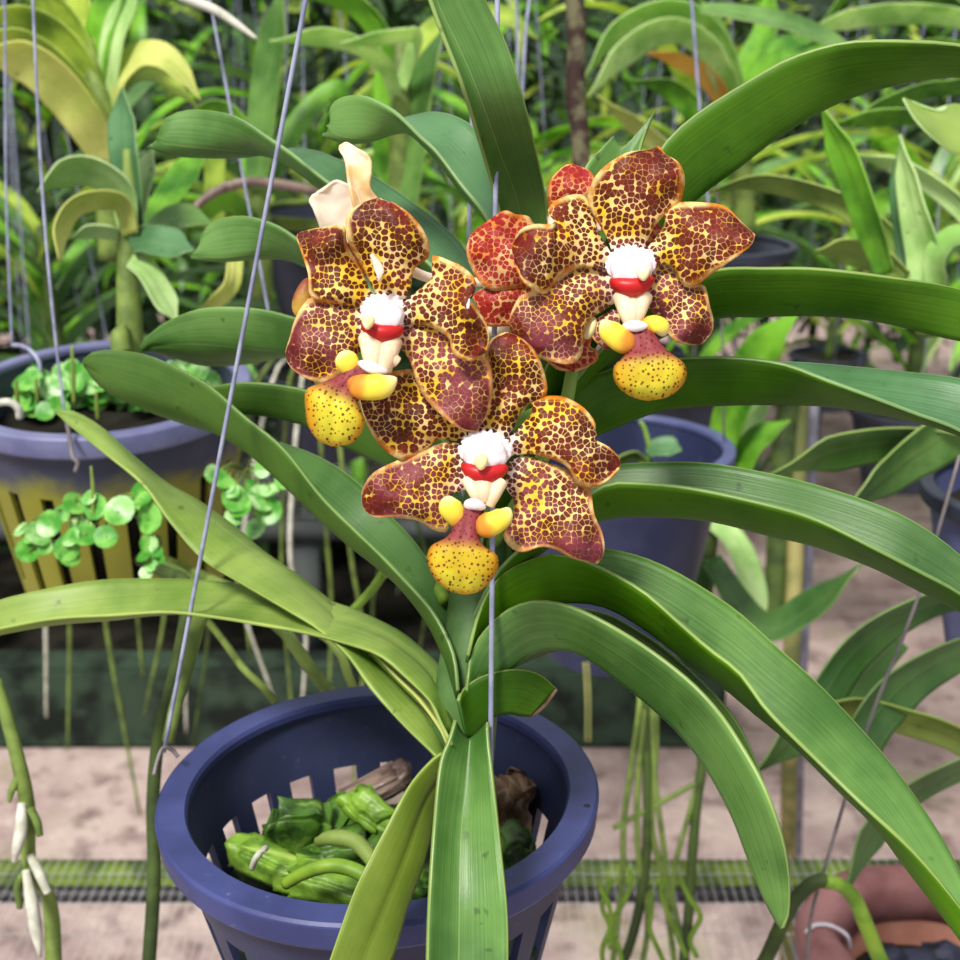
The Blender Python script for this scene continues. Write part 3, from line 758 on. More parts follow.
# ---- flower 2, right
def f2(f):
    petal(f, 'dorsal_sepal', [(613, 254), (606, 235), (594, 215), (588, 200), (594, 180), (607, 165), (628, 153), (648, 150), (658, 147)],
          [(645, 252), (646, 242), (654, 226), (665, 214), (679, 203), (684, 181), (679, 164), (666, 155), (658, 147)], [37.0, 36.8, 36.4, 36.8], seed=6)
    petal(f, 'petal', [(612, 254), (598, 234), (593, 216), (585, 197), (569, 196), (553, 203), (548, 213), (556, 224), (535, 224), (520, 230), (513, 246), (516, 262)],
          [(614, 268), (580, 267), (561, 274), (552, 285), (544, 294), (533, 289), (522, 280), (516, 262)], [37.1, 36.8, 36.4, 36.6], seed=7, wave=.16)
    petal(f, 'petal', [(642, 256), (658, 236), (666, 222), (666, 208), (680, 203), (710, 203), (727, 208), (742, 224), (754, 235)],
          [(644, 268), (669, 264), (679, 275), (684, 285), (694, 286), (711, 274), (735, 258), (750, 246), (754, 235)], [37.0, 36.8, 36.5, 36.9], seed=8)
    petal(f, 'lateral_sepal', [(620, 296), (609, 306), (591, 318), (583, 334), (581, 355), (571, 364), (553, 362), (534, 355), (521, 345), (511, 333)],
          [(612, 268), (580, 266), (557, 277), (532, 291), (520, 297), (511, 316), (511, 333)], [37.4, 37.1, 36.8, 37.1], seed=9, mats=('sepal', 'cream'))
    petal(f, 'lateral_sepal', [(640, 262), (668, 264), (690, 285), (704, 286), (709, 305), (713, 322), (710, 334), (701, 343)],
          [(645, 300), (656, 316), (666, 330), (675, 341), (688, 344), (701, 343)], [37.5, 37.3, 37.2, 37.7], seed=10, mats=('sepal', 'cream'))
    petal(f, 'rear_lobe', [(612, 310), (600, 318), (592, 325), (592, 337), (602, 347), (612, 348)], [(622, 312), (618, 325), (614, 335), (614, 345), (612, 348)], [37.8, 37.8], seed=33, mats=('sepal', 'cream'), cv=.1)
    foot(f, [(622, 294, 630, 326, 11, 6), (644, 294, 634, 326, 10, 6), (632, 298, 633, 322, 9, 8)], .3665, 0)
    colm(f, 631, 269, .3645, 22, -4, (643, 268))
    lobe(f, [(602, 320, 0), (610, 331, -.001), (624, 341, -.001), (638, 341, 0)], [7, 12, 13, 10], .364)
    lobe(f, [(665, 336, 0), (660, 326, -.001), (650, 325, 0), (643, 336, .001)], [7, 9, 9, 8], .364)
    lobe(f, [(622, 326, .001), (634, 326, -.001), (648, 326, 0)], [4, 6, 4], .3625, 'white', 'lip_callus')
    lip_mid(f, [(626, 332), (630, 346), (622, 358), (614, 366), (614, 380), (622, 391), (634, 398), (648, 401)], [(652, 328), (662, 344), (672, 354), (683, 362), (687, 373), (682, 386), (668, 397), (648, 401)], 36.4)
flower('right flower, highest of the open ones', None, [(632, 270, .372), (610, 290, .39), (573, 285, .405)], f2)
# ---- flower 3, lower middle
def f3(f):
    petal(f, 'dorsal_sepal', [(480, 440), (480, 425), (486, 408), (489, 390), (489, 368), (485, 351), (493, 338), (507, 333)],
          [(509, 440), (513, 427), (519, 414), (530, 402), (543, 398), (547, 388), (543, 370), (534, 351), (521, 339), (507, 333)], [36.7, 36.6, 36.3, 36.6], seed=11)
    petal(f, 'petal', [(480, 430), (465, 415), (440, 390), (415, 371), (396, 371), (374, 378), (359, 396)],
          [(476, 444), (455, 440), (437, 439), (425, 449), (409, 459), (395, 457), (380, 444), (366, 421), (359, 396)], [36.9, 36.8, 36.5, 36.9], seed=12)
    petal(f, 'petal', [(507, 440), (527, 420), (534, 411), (532, 400), (544, 397), (565, 398), (586, 410), (596, 426), (594, 438), (607, 446), (618, 457), (619, 468)],
          [(509, 455), (534, 454), (559, 461), (571, 470), (577, 482), (590, 487), (606, 482), (619, 468)], [36.6, 36.4, 36.0, 36.5], seed=13, wave=.16)
    petal(f, 'lateral_sepal', [(470, 444), (443, 444), (418, 453), (396, 461), (375, 472), (363, 490), (364, 508)],
          [(470, 488), (446, 498), (447, 518), (447, 531), (434, 529), (418, 520), (396, 517), (375, 517), (364, 508)], [36.9, 36.7, 36.5, 36.9], seed=14, mats=('sepal', 'cream'))
    petal(f, 'lateral_sepal', [(505, 486), (515, 501), (512, 520), (504, 536), (510, 547), (522, 552), (540, 547), (556, 549), (572, 557), (597, 563)],
          [(510, 460), (527, 457), (559, 467), (575, 474), (590, 489), (594, 514), (602, 532), (604, 550), (597, 563)], [36.8, 36.5, 36.3, 36.7], seed=15, mats=('sepal', 'cream'))
    foot(f, [(468, 478, 480, 504, 8, 5), (500, 480, 488, 506, 9, 6), (483, 480, 484, 502, 12, 7)], .3595, 0)
    colm(f, 485, 455, .3590, 23, 2, (481, 457))
    lobe(f, [(447, 496, 0), (450, 507, -.001), (459, 519, 0), (466, 526, .001)], [8, 12, 11, 8], .358)
    lobe(f, [(510, 508, 0), (503, 517, -.001), (488, 525, -.001), (472, 524, 0)], [7, 11, 13, 9], .358)
    lobe(f, [(464, 506, .001), (474, 504, -.001), (486, 508, 0)], [5, 6, 4], .3565, 'white', 'lip_callus')
    lip_mid(f, [(452, 510), (453, 528), (445, 538), (431, 546), (427, 560), (434, 578), (448, 590), (464, 595)], [(482, 510), (478, 532), (484, 546), (497, 555), (498, 568), (490, 582), (478, 592), (464, 595)], 35.8)
flower('lowest flower, in the middle', None, [(486, 458, .366), (520, 420, .39), (562, 400, .394)], f3)
# ---- flower 4, behind between the others
def f4(f):
    petal(f, 'petal', [(560, 290), (530, 287), (505, 289), (490, 290), (476, 277), (467, 255), (471, 236), (488, 222)], [(560, 235), (535, 225), (528, 217), (515, 214), (505, 211), (488, 222)], [38.4, 38.0, 37.9, 38.3], seed=21, mats=('petal_red', 'cream'))
    petal(f, 'lateral_sepal', [(570, 330), (540, 330), (510, 326), (487, 325), (478, 308), (473, 296)], [(560, 270), (530, 265), (505, 280), (485, 288), (473, 296)], [38.7, 38.5, 38.4], seed=22, mats=('petal_red', 'cream'))
    petal(f, 'dorsal_sepal', [(560, 235), (552, 215), (548, 198), (550, 182), (563, 167), (572, 165)], [(610, 230), (603, 205), (597, 185), (590, 172), (572, 165)], [38.6, 38.3, 38.4], seed=23, mats=('petal_red', 'cream'))
    petal(f, 'petal', [(630, 262), (640, 240), (645, 228), (655, 222)], [(640, 290), (665, 285), (672, 250), (664, 230), (655, 222)], [38.4, 38.2], seed=24, mats=('petal_red', 'cream'))
    petal(f, 'lateral_sepal', [(560, 320), (545, 345), (545, 358), (556, 368), (575, 371)], [(600, 320), (590, 345), (597, 352), (595, 362), (575, 371)], [38.8, 38.6], seed=25, mats=('petal_red', 'cream_edge'))
flower('reddish flower behind the right one', None, [(575, 275, .393), (574, 290, .405), (574, 300, .405)], f4)
# ---- flower 5, seen from behind
def f5(f):
    petal(f, 'petal', [(325, 250), (320, 228), (314, 210), (309, 199), (322, 192)], [(360, 240), (362, 210), (356, 190), (345, 183), (335, 181), (322, 192)], [37.6, 37.3, 37.0], seed=26, mats=('cream', 'cream'), cv=-.25)
    petal(f, 'petal', [(360, 240), (354, 210), (349, 185), (345, 162), (339, 148), (346, 143)], [(395, 240), (382, 205), (370, 188), (371, 172), (370, 158), (357, 148), (346, 143)], [37.6, 37.3, 37.4], seed=27, mats=('cream_edge', 'cream'), cv=-.3, wave=.16)
flower('pale back of a flower above the left one', None, [(380, 250, .377), (440, 280, .40), (572, 280, .405)], f5)
bm = bmesh.new()
blob(bm, P(304, 298, .378), (.0031, .003, .0060), ptrot(12), f=lambda c: Vector((c.x*(1-.25*c.z), c.y, c.z)))
o = obj('flower_bud', bm, M['bud'], orch)
bm = bmesh.new(); blob(bm, P(590, 328, .378), (.0018, .002, .0035), ptrot(20)); obj('flower_bud', bm, M['lobe'], orch)

# ---- contents of the pot
def chunk(cx, cy, dz, size, rot, mat, label, seed, name='potting_chunk', amp=.22):
    z = ptop.z-.044+dz; size = tuple(k*1.15 for k in size)
    c = on_plane(cx, cy, z)
    bm = bmesh.new(); bmesh.ops.create_cube(bm, size=1)
    bmesh.ops.bevel(bm, geom=bm.edges[:], offset=.14, segments=2, affect='EDGES')
    bmesh.ops.subdivide_edges(bm, edges=bm.edges, cuts=3, use_grid_fill=True)
    R = Matrix.Rotation(math.radians(rot[2]), 3, 'Z') @ Matrix.Rotation(math.radians(rot[1]), 3, 'Y') @ Matrix.Rotation(math.radians(rot[0]), 3, 'X')
    for v in bm.verts:
        nn = Vector((noise.noise(v.co*2.2+Vector((seed, 0, 0))), noise.noise(v.co*2.2+Vector((0, seed, 5))), noise.noise(v.co*2.2+Vector((3, 0, seed)))))
        n2 = noise.noise(v.co*6+Vector((seed, seed, 0)))
        q = v.co+nn*amp+v.co.normalized()*n2*amp*.4
        v.co = R @ Vector((q.x*size[0], q.y*size[1], q.z*size[2])) + c
    return solo(name, bm, M[mat], label, 'potting medium')
bm = bmesh.new(); seg = 48; rr = .0645; prev = None; zc = ptop.z-.050
cen = bm.verts.new((ptop.x, ptop.y, zc))
for q in range(1, 11):
    ring = [bm.verts.new((ptop.x+rr*q/10*math.cos(2*PI*k/seg), ptop.y+rr*q/10*math.sin(2*PI*k/seg), zc+noise.noise(Vector((q*.7*math.cos(2*PI*k/seg), q*.7*math.sin(2*PI*k/seg), 3)))*.009)) for k in range(seg)]
    for k in range(seg):
        if prev: bm.faces.new([prev[k], ring[k], ring[(k+1) % seg], prev[(k+1) % seg]])
        else: bm.faces.new([cen, ring[k], ring[(k+1) % seg]])
    prev = ring
low = [bm.verts.new((ptop.x+(v.co.x-ptop.x)*.78, ptop.y+(v.co.y-ptop.y)*.78, ptop.z-.106)) for v in prev]
for k in range(seg): bm.faces.new([prev[k], low[k], low[(k+1) % seg], prev[(k+1) % seg]])
bm.faces.new(low[::-1])
o = solo('potting_mix', bm, M['fill'], 'dark green mossy mix filling the bottom of the front blue pot', 'potting mix'); o['kind'] = 'stuff'
chunk(296, 832, .012, (.020, .012, .022), (10, 12, 25), 'scrap', 'dark green upright chunk at the left of the front pot', 1)
chunk(340, 826, .006, (.020, .014, .016), (5, -14, 70), 'scrap', 'dark green folded chunk right of the upright one in the front pot', 2)
chunk(369, 816, .012, (.020, .011, .016), (15, 22, -30), 'scrap_l', 'bright green chunk beneath the brown chip in the front pot', 3)
chunk(352, 812, .004, (.016, .012, .012), (0, 8, 40), 'scrap_l', 'small bright green chunk at the back of the front pot', 4)
chunk(276, 866, .010, (.034, .011, .010), (0, 10, -22), 'scrap_l', 'bright green bar tied with thread near the left rim of the front pot', 5, amp=.12)
chunk(330, 885, .008, (.036, .012, .010), (0, 6, -14), 'scrap_l', 'bright green ribbed bar along the front rim', 6, amp=.14)
chunk(342, 852, .006, (.022, .013, .012), (0, -10, 20), 'scrap', 'green chunk under the pale root in the middle of the front pot', 7)
chunk(392, 850, .004, (.020, .014, .014), (10, 0, 60), 'scrap', 'dark chunk half hidden by the pale drooping leaf', 8)
chunk(404, 885, .004, (.018, .013, .012), (0, 12, 10), 'scrap', 'dark chunk between the two front leaves and the rim', 9)
chunk(310, 858, .002, (.024, .016, .012), (0, 0, 80), 'scrap', 'dark green chunk behind the tied bar', 14)
chunk(372, 790, .013, (.030, .011, .007), (10, -24, 18), 'bark', 'brown wood chip at the back of the front pot', 10, amp=.1)
chunk(514, 858, .008, (.012, .014, .022), (0, 0, 20), 'scrap', 'green chunk at the right of the front pot', 11)
chunk(526, 880, .0, (.014, .012, .010), (0, 0, 50), 'scrap', 'small green chunk at the right rim of the front pot', 12)
chunk(511, 808, .016, (.013, .012, .026), (8, 10, 20), 'husk', 'dry brown husk at the right of the front pot', 13, amp=.35)
bm = ptube([(252, 868, .474), (256, 858, .470), (262, 851, .470), (266, 848, .474)], .0012, n=16)
solo('tie_thread', bm, M['root_w'], 'whitish thread tied round the bright green bar in the front pot', 'thread')
bm = ptube([(285, 884, .462), (302, 874, .458), (325, 866, .455), (348, 868, .455), (375, 880, .452), (410, 892, .450)], [.0022, .0028, .0026], n=30, seg=10)
solo('orchid_root', bm, M['root_b'], 'thick green root lying across the chunks in the front pot', 'root')
bm = ptube([(318, 842, .482), (330, 838, .478), (352, 840, .476), (366, 852, .474), (380, 872, .468)], [.0020, .0032, .0030, .0024], n=30, seg=10)
solo('orchid_root', bm, M['root'], 'dull green root bent over the middle of the front pot', 'root')

# ================================================================ neighbours
potA, tA = make_pot('hanging_pot', 'large weathered blue pot of small weeds at the left edge, algae on its slats', (105, 384, .78), .0865, .125,
                    ('potArim', 'potA'), nslot=20, tilt=(math.radians(5.5), 0), slots=(.042, .112), rimh=.013, R1f=.74, frac=.36, shallow_fill=(.030, 'soil'))
for pts in ([(32, -20, .67), (41, 170, .685), (52, 305, .69), (64, 408, .70), (68, 421, .702)], [(5, -30, .80), (6, 180, .82), (12, 345, .835)], [(208, -10, .78), (240, 160, .79), (268, 310, .80), (272, 345, .803)]):
    obj('hanging_wire', ptube(pts, .0008, n=30), M['wire'], potA)
obj('wire_hook', ptube([(12, 345, .835), (22, 346, .825), (32, 352, .815), (39, 362, .812), (40, 374, .812)], .0013, n=20), M['wire'], potA)
obj('wire_tail', ptube([(66, 418, .700), (70, 440, .695), (73, 458, .692), (78, 462, .692), (75, 472, .692)], .0012, n=20), M['dwire'], potA)
random.seed(5)
def leaflet(bm, c, r, nrm, up, stretch=1.1):
    x = nrm.cross(up).normalized(); y = x.cross(nrm).normalized()
    uvl = bm.loops.layers.uv.verify()
    ctr = bm.verts.new(c-nrm*r*.18); ring = []; n = 12
    for k in range(n):
        a = 2*PI*k/n
        rr = r*(1+.12*math.cos(a))
        ring.append(bm.verts.new(c+x*math.sin(a)*rr+y*math.cos(a)*rr*stretch+nrm*(r*.10*math.cos(2*a))))
    mid = [bm.verts.new(ctr.co.lerp(v.co, .55)+nrm*r*.05) for v in ring]
    for k in range(n):
        bm.faces.new([ctr, mid[k], mid[(k+1) % n]]); bm.faces.new([mid[k], ring[k], ring[(k+1) % n], mid[(k+1) % n]])
def weed(label, spots, rpx, base, stems=True, spread=None, mat='weed', group=None, face=None):
    """small round-leaved weed: spots = (x, y, distance)"""
    root = P(*base)
    t = thing('small_weed', label, 'weed', root, group)
    bs = bmesh.new(); n = 0
    for i, (x, y, d) in enumerate(spots):
        c = P(x, y, d); nrm = Vector((random.uniform(-.6, .6), random.uniform(-1, -.3), random.uniform(.3, 1))).normalized()
        bl = bmesh.new(); leaflet(bl, c, rpx[i % len(rpx)]*d/F, nrm, Vector((random.uniform(-.5, .5), 0, 1)))
        obj('leaf', bl, M['weed' if random.random() < .6 else mat], t)
        m = c.lerp(root, .5)+Vector((random.uniform(-.004, .004), .004, .004))
        tube_bm(bs, [c+Vector((0, .001, -.0005)), m, root+Vector((random.uniform(-.003, .003), 0, 0))], .0006, seg=5, n=8)
    bmesh.ops.recalc_face_normals(bs, faces=bs.faces)
    obj('stem', bs, M['weedstem'], t)
    return t
# weeds inside the pot
fz = tA.z-.022
wl = ['at the left inside the weathered pot', 'left of centre inside the weathered pot', 'beside the grey wire inside the weathered pot', 'in the middle of the weathered pot',
      'right of the wire inside the weathered pot', 'under the long leaf tip inside the weathered pot', 'at the right inside the weathered pot', 'near the right rim of the weathered pot', 'under the broad leaf at the right of the weathered pot', 'at the far right behind the weathered pot']
for i, cx in enumerate([30, 62, 86, 108, 128, 150, 185, 208, 178, 228]):
    cy = [405, 400, 395, 398, 385, 400, 378, 386, 398, 375][i]
    b = on_plane(cx, cy+6, fz-.006)
    k = (b-Vector((0, 0, CAMZ))); dd = k.y*CT-k.z*ST
    sp = []
    for j in range(22):
        sp.append((cx+random.gauss(0, 14), cy+random.uniform(-28, 8), dd-.012+random.uniform(-.02, .02)))
    weed('clump of small round-leaved weeds '+wl[i], sp, [12, 9, 13, 10], (cx, cy+8, dd), mat='weed2')
for i, (x, y0, y1) in enumerate([(74, 345, 405), (30, 378, 402), (16, 380, 404), (98, 392, 420)]):
    x = [74, 38, 18, 98][i]
    b = ptube([(x, y1, .76), (x-1, (y0+y1)/2, .757), (x-2, y0, .755)], [.0011, .0014, .0008], n=12)
    solo('weed_spike', b, M['weedstem'], ['tall thin green seed spike beside the grey wire in the weathered pot', 'short green seed spike left of the wire in the weathered pot', 'shortest seed spike at the left edge of the weathered pot', 'low seed spike in front of the weeds in the weathered pot'][i], 'seed spike')
solo('dry_stalk', ptube([(-8, 404, .72), (8, 402, .72), (18, 408, .722), (20, 418, .725)], .0022, n=20), M['root_w'], 'pale bent stalk over the left rim of the weathered pot', 'stalk')
weed('hanging weed with shiny round leaves below the weathered pot rim, left part', [(48, 525, .69), (60, 515, .70), (75, 505, .70), (88, 498, .69), (40, 535, .70), (70, 538, .69), (82, 530, .70), (45, 548, .7), (66, 550, .69), (30, 535, .71), (28, 552, .71), (20, 530, .72)], [13, 10, 12, 8], (75, 515, .705), mat='weed2')
weed('hanging weed with the largest glossy leaf, centre of the weathered pot', [(118, 512, .685), (106, 538, .69), (95, 508, .69), (142, 500, .69), (149, 520, .69), (70, 556, .69), (84, 536, .69), (150, 545, .69), (140, 498, .70)], [15, 12, 13, 10], (110, 508, .705), mat='weed')
weed('string of tiny pale leaves at the right of the weathered pot slats', [(150, 545, .69), (156, 552, .69), (143, 556, .69), (150, 566, .69), (158, 562, .69), (146, 574, .69)], [8, 7], (152, 540, .705), mat='weed2')
weed('pale weed with drooping heart leaves right of the left wire', [(222, 480, .70), (213, 475, .70), (232, 492, .70), (236, 500, .70), (240, 510, .7), (234, 518, .7), (228, 486, .7), (262, 500, .72), (270, 490, .72), (283, 482, .72), (252, 488, .72), (268, 512, .72), (255, 530, .72), (262, 470, .72)], [11, 9, 8, 14], (245, 470, .74), mat='weed2')
solo('weed_spike', ptube([(93, 518, .69), (93, 490, .69), (91, 466, .69)], [.0008, .0012, .0006], n=12), M['weedstem'], 'green seed spike rising from the hanging weed with the largest glossy leaf', 'seed spike')

# young plant in pot A
def stemmed(name, label, pts, rad, mat, cat='orchid', group=None):
    w = [P(*p) for p in pts]
    t = thing(name, label, cat, w[0], group)
    obj('stem', tube(w, rad, n=24, seg=10), M[mat], t)
    return t
yp = stemmed('orchid_plant', 'young leafy orchid standing in the weathered left pot', [(132, 395, .80), (130, 330, .79), (128, 270, .79), (130, 200, .79), (128, 150, .79)], [.009, .008, .007, .006, .003], 'root')
G = ('btop', 'top')
sleaf(yp, [(128, 230), (122, 195), (105, 178), (80, 170), (55, 180), (38, 193)], [78.5, 77, 76], [20, 26, 28, 30, 20], mats=('pale', 'top'), w=1.6)
sleaf(yp, [(130, 235), (122, 205), (100, 200), (75, 208), (62, 230), (60, 262)], [78, 76, 75], [16, 18, 20, 18, 14], mats=('yel', 'ltop'), w=1.4)
sleaf(yp, [(132, 225), (127, 180), (122, 140), (122, 88)], [79, 79, 80], [22, 28, 28, 20], mats=G, w=1.7)
sleaf(yp, [(132, 225), (138, 190), (146, 165), (153, 148)], [80, 81, 82], [20, 22, 22, 12], mats=('pale', 'top'), w=1.4)
sleaf(yp, [(130, 245), (145, 240), (168, 242), (195, 250)], [78, 77, 76], [16, 30, 30, 10], mats=G, w=1.6)
sleaf(yp, [(130, 260), (148, 272), (163, 295), (178, 322)], [78, 77, 76.5], [14, 22, 24, 14], mats=('pale', 'top'), w=1.5)
sleaf(yp, [(128, 240), (110, 233), (90, 232), (72, 238)], [79, 79, 79], [10, 13, 14, 8], mats=('pale', 'top'), w=1.2)
sleaf(yp, [(132, 250), (160, 225), (185, 215), (215, 225)], [82, 84, 84], [14, 24, 24, 10], mats=('top', 'top'), w=1.5)
sleaf(yp, [(150, 225), (168, 195), (185, 172), (205, 155)], [84, 88, 90], [18, 26, 28, 24], mats=('bg1', 'bg1'), w=1.6)
obj('side_shoot', ptube([(122, 352, .775), (120, 338, .775), (124, 325, .78)], [.006, .006, .002], n=14, seg=10), M['root'], yp)
sleaf(yp, [(236, 258), (232, 285), (216, 302), (198, 312)], [84, 83, 82], [16, 16, 15, 10], mats=('yel', 'yel'), w=1.2)

# yellowish orchid at the top left
yl = stemmed('orchid_plant', 'yellowish orchid at the top left corner with arching olive leaves', [(112, 260, 1.0), (110, 170, .98), (100, 100, .97), (92, 40, .97)], [.010, .012, .011, .006], 'root')
Y = ('yel', 'yel'); O = ('bg2', 'yel')
sleaf(yl, [(108, 168), (90, 130), (58, 88), (25, 62), (-25, 52)], [97, 94, 92, 91], [26, 38, 42, 40, 36], mats=Y, w=2.4)
sleaf(yl, [(105, 140), (80, 95), (50, 60), (15, 40), (-25, 36)], [97, 95, 94], [20, 26, 26, 22], mats=O, w=2.0)
sleaf(yl, [(100, 110), (80, 65), (55, 35), (25, 20), (-20, 12)], [97, 96, 95], [20, 28, 28, 26], mats=O, w=2.0)
sleaf(yl, [(96, 90), (78, 45), (60, 15), (30, -10), (0, -25)], [97, 97, 97], [18, 26, 26, 22], mats=O, w=2.0)
sleaf(yl, [(94, 80), (82, 40), (78, 0), (66, -40)], [97, 99, 100], [18, 24, 24, 20], mats=O, w=2.0)
sleaf(yl, [(96, 90), (96, 45), (108, 5), (128, -30)], [97, 96, 95], [16, 26, 30, 24], mats=('bg1', 'yel'), w=2.0)
sleaf(yl, [(104, 110), (108, 70), (116, 25), (140, -20)], [97, 95, 94], [18, 22, 24, 20], mats=('pale', 'bg2'), w=1.8)
sleaf(yl, [(110, 118), (116, 80), (135, 56), (160, 54), (182, 72), (201, 100)], [97, 95, 93, 92], [12, 18, 24, 26, 20, 10], mats=('yel', 'bg2'), w=1.8)
sleaf(yl, [(112, 110), (125, 80), (150, 72), (172, 84), (198, 106)], [99, 98, 97], [10, 16, 16, 14, 8], mats=('bg2', 'bg2'), w=1.3)
solo('dry_leaf_tip', ptube([(180, -4, .75), (215, 10, .75), (238, 25, .75), (257, 39, .75)], [.0028, .003, .0024, .0012], n=20, seg=8), M['root_w'], 'whitish pointed leaf tip slanting in from the top edge at the left', 'leaf')

# right rear pot B with a seedling leaf
potB, tB = make_pot('hanging_pot', 'smooth grey-blue pot behind the right side of the orchid', (618, 444, .93), .0835, .16, ('potB', 'pot_shade'), solid=True, rimh=.012, R1f=.60, shallow_fill=(.045, 'soil'))
for pts in ([(724, 440, .93), (722, 330, .905), (716, 150, .86)], [(585, 415, 1.0), (590, 250, .95)]):
    obj('hanging_wire', ptube(pts, .0008, n=20), M['dwire'], potB)
sd = stemmed('seedling', 'small seedling with one round leaf in the smooth grey-blue pot', [(640, 468, .93), (650, 455, .925), (645, 430, .92), (640, 421, .92)], [.0025, .002, .0015], 'stem', 'seedling')
sleaf(sd, [(648, 455), (655, 448), (668, 446), (682, 450)], [92, 91.5, 91], [8, 18, 20, 10], mats=('btop', 'top'), w=1.2)
sleaf(sd, [(646, 462), (635, 456), (622, 460), (612, 464)], [92, 91.5, 91], [5, 9, 9, 4], mats=('ltop', 'top'), w=.7)
rw = thing('root_tuft', 'tuft of long thin roots hanging under the smooth grey-blue pot', 'root', P(588, 742, .90))
for x0, x1 in ((588, 590), (584, 586)):
    obj('root', ptube([(x0, 662, .905), ((x0+x1)/2+1, 700, .90), (x1, 742, .90)], .0012, n=14, seg=6), M['cane'], rw)

potC, tC = make_pot('hanging_pot', 'dark blue pot cut off by the right edge', (1052, 488, .80), .078, .12, ('potD', 'potB'), solid=True, shallow_fill=(.02, 'soil'))
potD, tD = make_pot('hanging_pot', 'dark pot rim far behind the right flower', (716, 243, 1.35), .084, .035, ('potD', 'potD'), solid=True, shallow_fill=(.02, 'soil'))
potE, tE = make_pot('hanging_pot', 'dark pot with a mossy rim behind the left flower', (330, 208, 1.25), .080, .11, ('mossbar', 'potD'), solid=True, shallow_fill=(.02, 'soil'))

# terracotta pot bottom right
t_top = P(935, 934, .80); H = t_top.z-.752
tc = thing('terracotta_pot', 'old pinkish terracotta pot in the bottom right corner holding charcoal', 'pot', t_top-Vector((0, 0, H)))
R = .0815
wob = lambda a, z: .0012*math.sin(3*a+z*40)+.0008*math.sin(7*a)
def place(bm): bmesh.ops.translate(bm, verts=bm.verts, vec=t_top); bmesh.ops.recalc_face_normals(bm, faces=bm.faces); return bm
prof = []
for k in range(13):
    a = -PI*.0+PI*k/12*1.0
    prof.append((R-.014-.014*math.cos(a)*-1*1.0, -.012+.012*math.sin(a)) if False else (R-.013+.013*math.cos(a), -.012+.012*math.sin(a)))
prof += [(R-.0275, -.03), (R-.020, -.032), (R-.004, -.032)]
bm = bmesh.new(); lathe(bm, prof, wob=wob); obj('rim', place(bm), M['terra'], tc)
bm = bmesh.new(); lathe(bm, [(R-.010, -.028), (R*.62, -H), (0.002, -H), (0.002, -H+.01), (R*.6, -H+.01), (R-.024, -.02)], wob=wob); obj('wall', place(bm), M['terra_in'], tc)
tie = bmesh.new()
def rimpt(x, y, z): return on_plane(x, y, z)
tube_bm(tie, [rimpt(806, 932, t_top.z+.001), rimpt(815, 925, t_top.z+.0018), rimpt(828, 925, t_top.z+.0018), rimpt(840, 930, t_top.z+.0014), rimpt(848, 937, t_top.z-.001), rimpt(850, 948, t_top.z-.012)], .0012, seg=8, n=30)
bmesh.ops.recalc_face_normals(tie, faces=tie.faces); solo('cable_tie', tie, M['tie'], 'thin white tie round the left of the terracotta rim', 'tie')
tzz = t_top.z
for i, (x, y, s, dz) in enumerate([(892, 950, .014, -.020), (918, 955, .017, -.024), (945, 945, .015, -.022), (905, 975, .020, -.024), (935, 985, .020, -.018), (960, 975, .018, -.022), (880, 985, .016, -.026)]):
    c = on_plane(x, y, tzz-.03)
    bm = bmesh.new(); bmesh.ops.create_icosphere(bm, subdivisions=2, radius=1)
    for v in bm.verts:
        v.co = v.co*(1+.35*noise.noise(v.co*1.3+Vector((i*5, 0, 0)))); v.co = Vector((v.co.x*s, v.co.y*s*.8, v.co.z*s*.7))+c+Vector((0, 0, dz*.4))
    lab = ['nearest the inner left wall', 'with the blue sheen, top of the pile', 'under the long leaf', 'left of centre', 'in the middle', 'at the right', 'lowest at the left'][i]
    solo('charcoal_lump', bm, M['coal'], 'charcoal lump in the terracotta pot, '+lab, 'charcoal', smooth=False)
bm = bmesh.new(); lathe(bm, [(.001, -.045), (R-.031, -.048), (R-.040, -.10), (.001, -.10)], seg=40); o = obj('potting_mix', place(bm), M['fill'], tc)

# roots
ar = thing('aerial_root', 'root arching over the terracotta rim, dark on one side and bright green on the other', 'root', P(745, 985, .66))
obj('old_section', ptube([(745, 985, .66), (765, 960, .655), (780, 928, .65), (795, 900, .645), (815, 882, .64), (830, 882, .64)], [.0035, .0038, .0036], n=30, seg=10), M['root_d'], ar)
obj('green_section', ptube([(826, 881, .638), (842, 886, .64), (855, 900, .645), (866, 925, .65), (876, 950, .655), (892, 985, .66)], [.0034, .004, .004], n=30, seg=10), M['root_b'], ar)
solo('thin_wire', ptube([(960, 455, .62), (917, 600, .63), (870, 720, .64), (830, 850, .645), (812, 912, .65), (805, 975, .655)], .0009, n=30), M['dwire'], 'thin dark wire slanting down the right side to the terracotta pot', 'wire')
r = thing('aerial_root', 'thick knobbly aerial root with white sheath at the left edge', 'root', P(55, 975, .62))
obj('root', ptube([(-5, 680, .60), (6, 715, .60), (18, 760, .60), (27, 805, .605), (28, 850, .61), (34, 880, .61), (46, 890, .615), (52, 920, .62), (54, 980, .62)], [.0028, .0032, .0036, .0036, .003, .0038, .004], n=60, seg=10), M['root'], r)
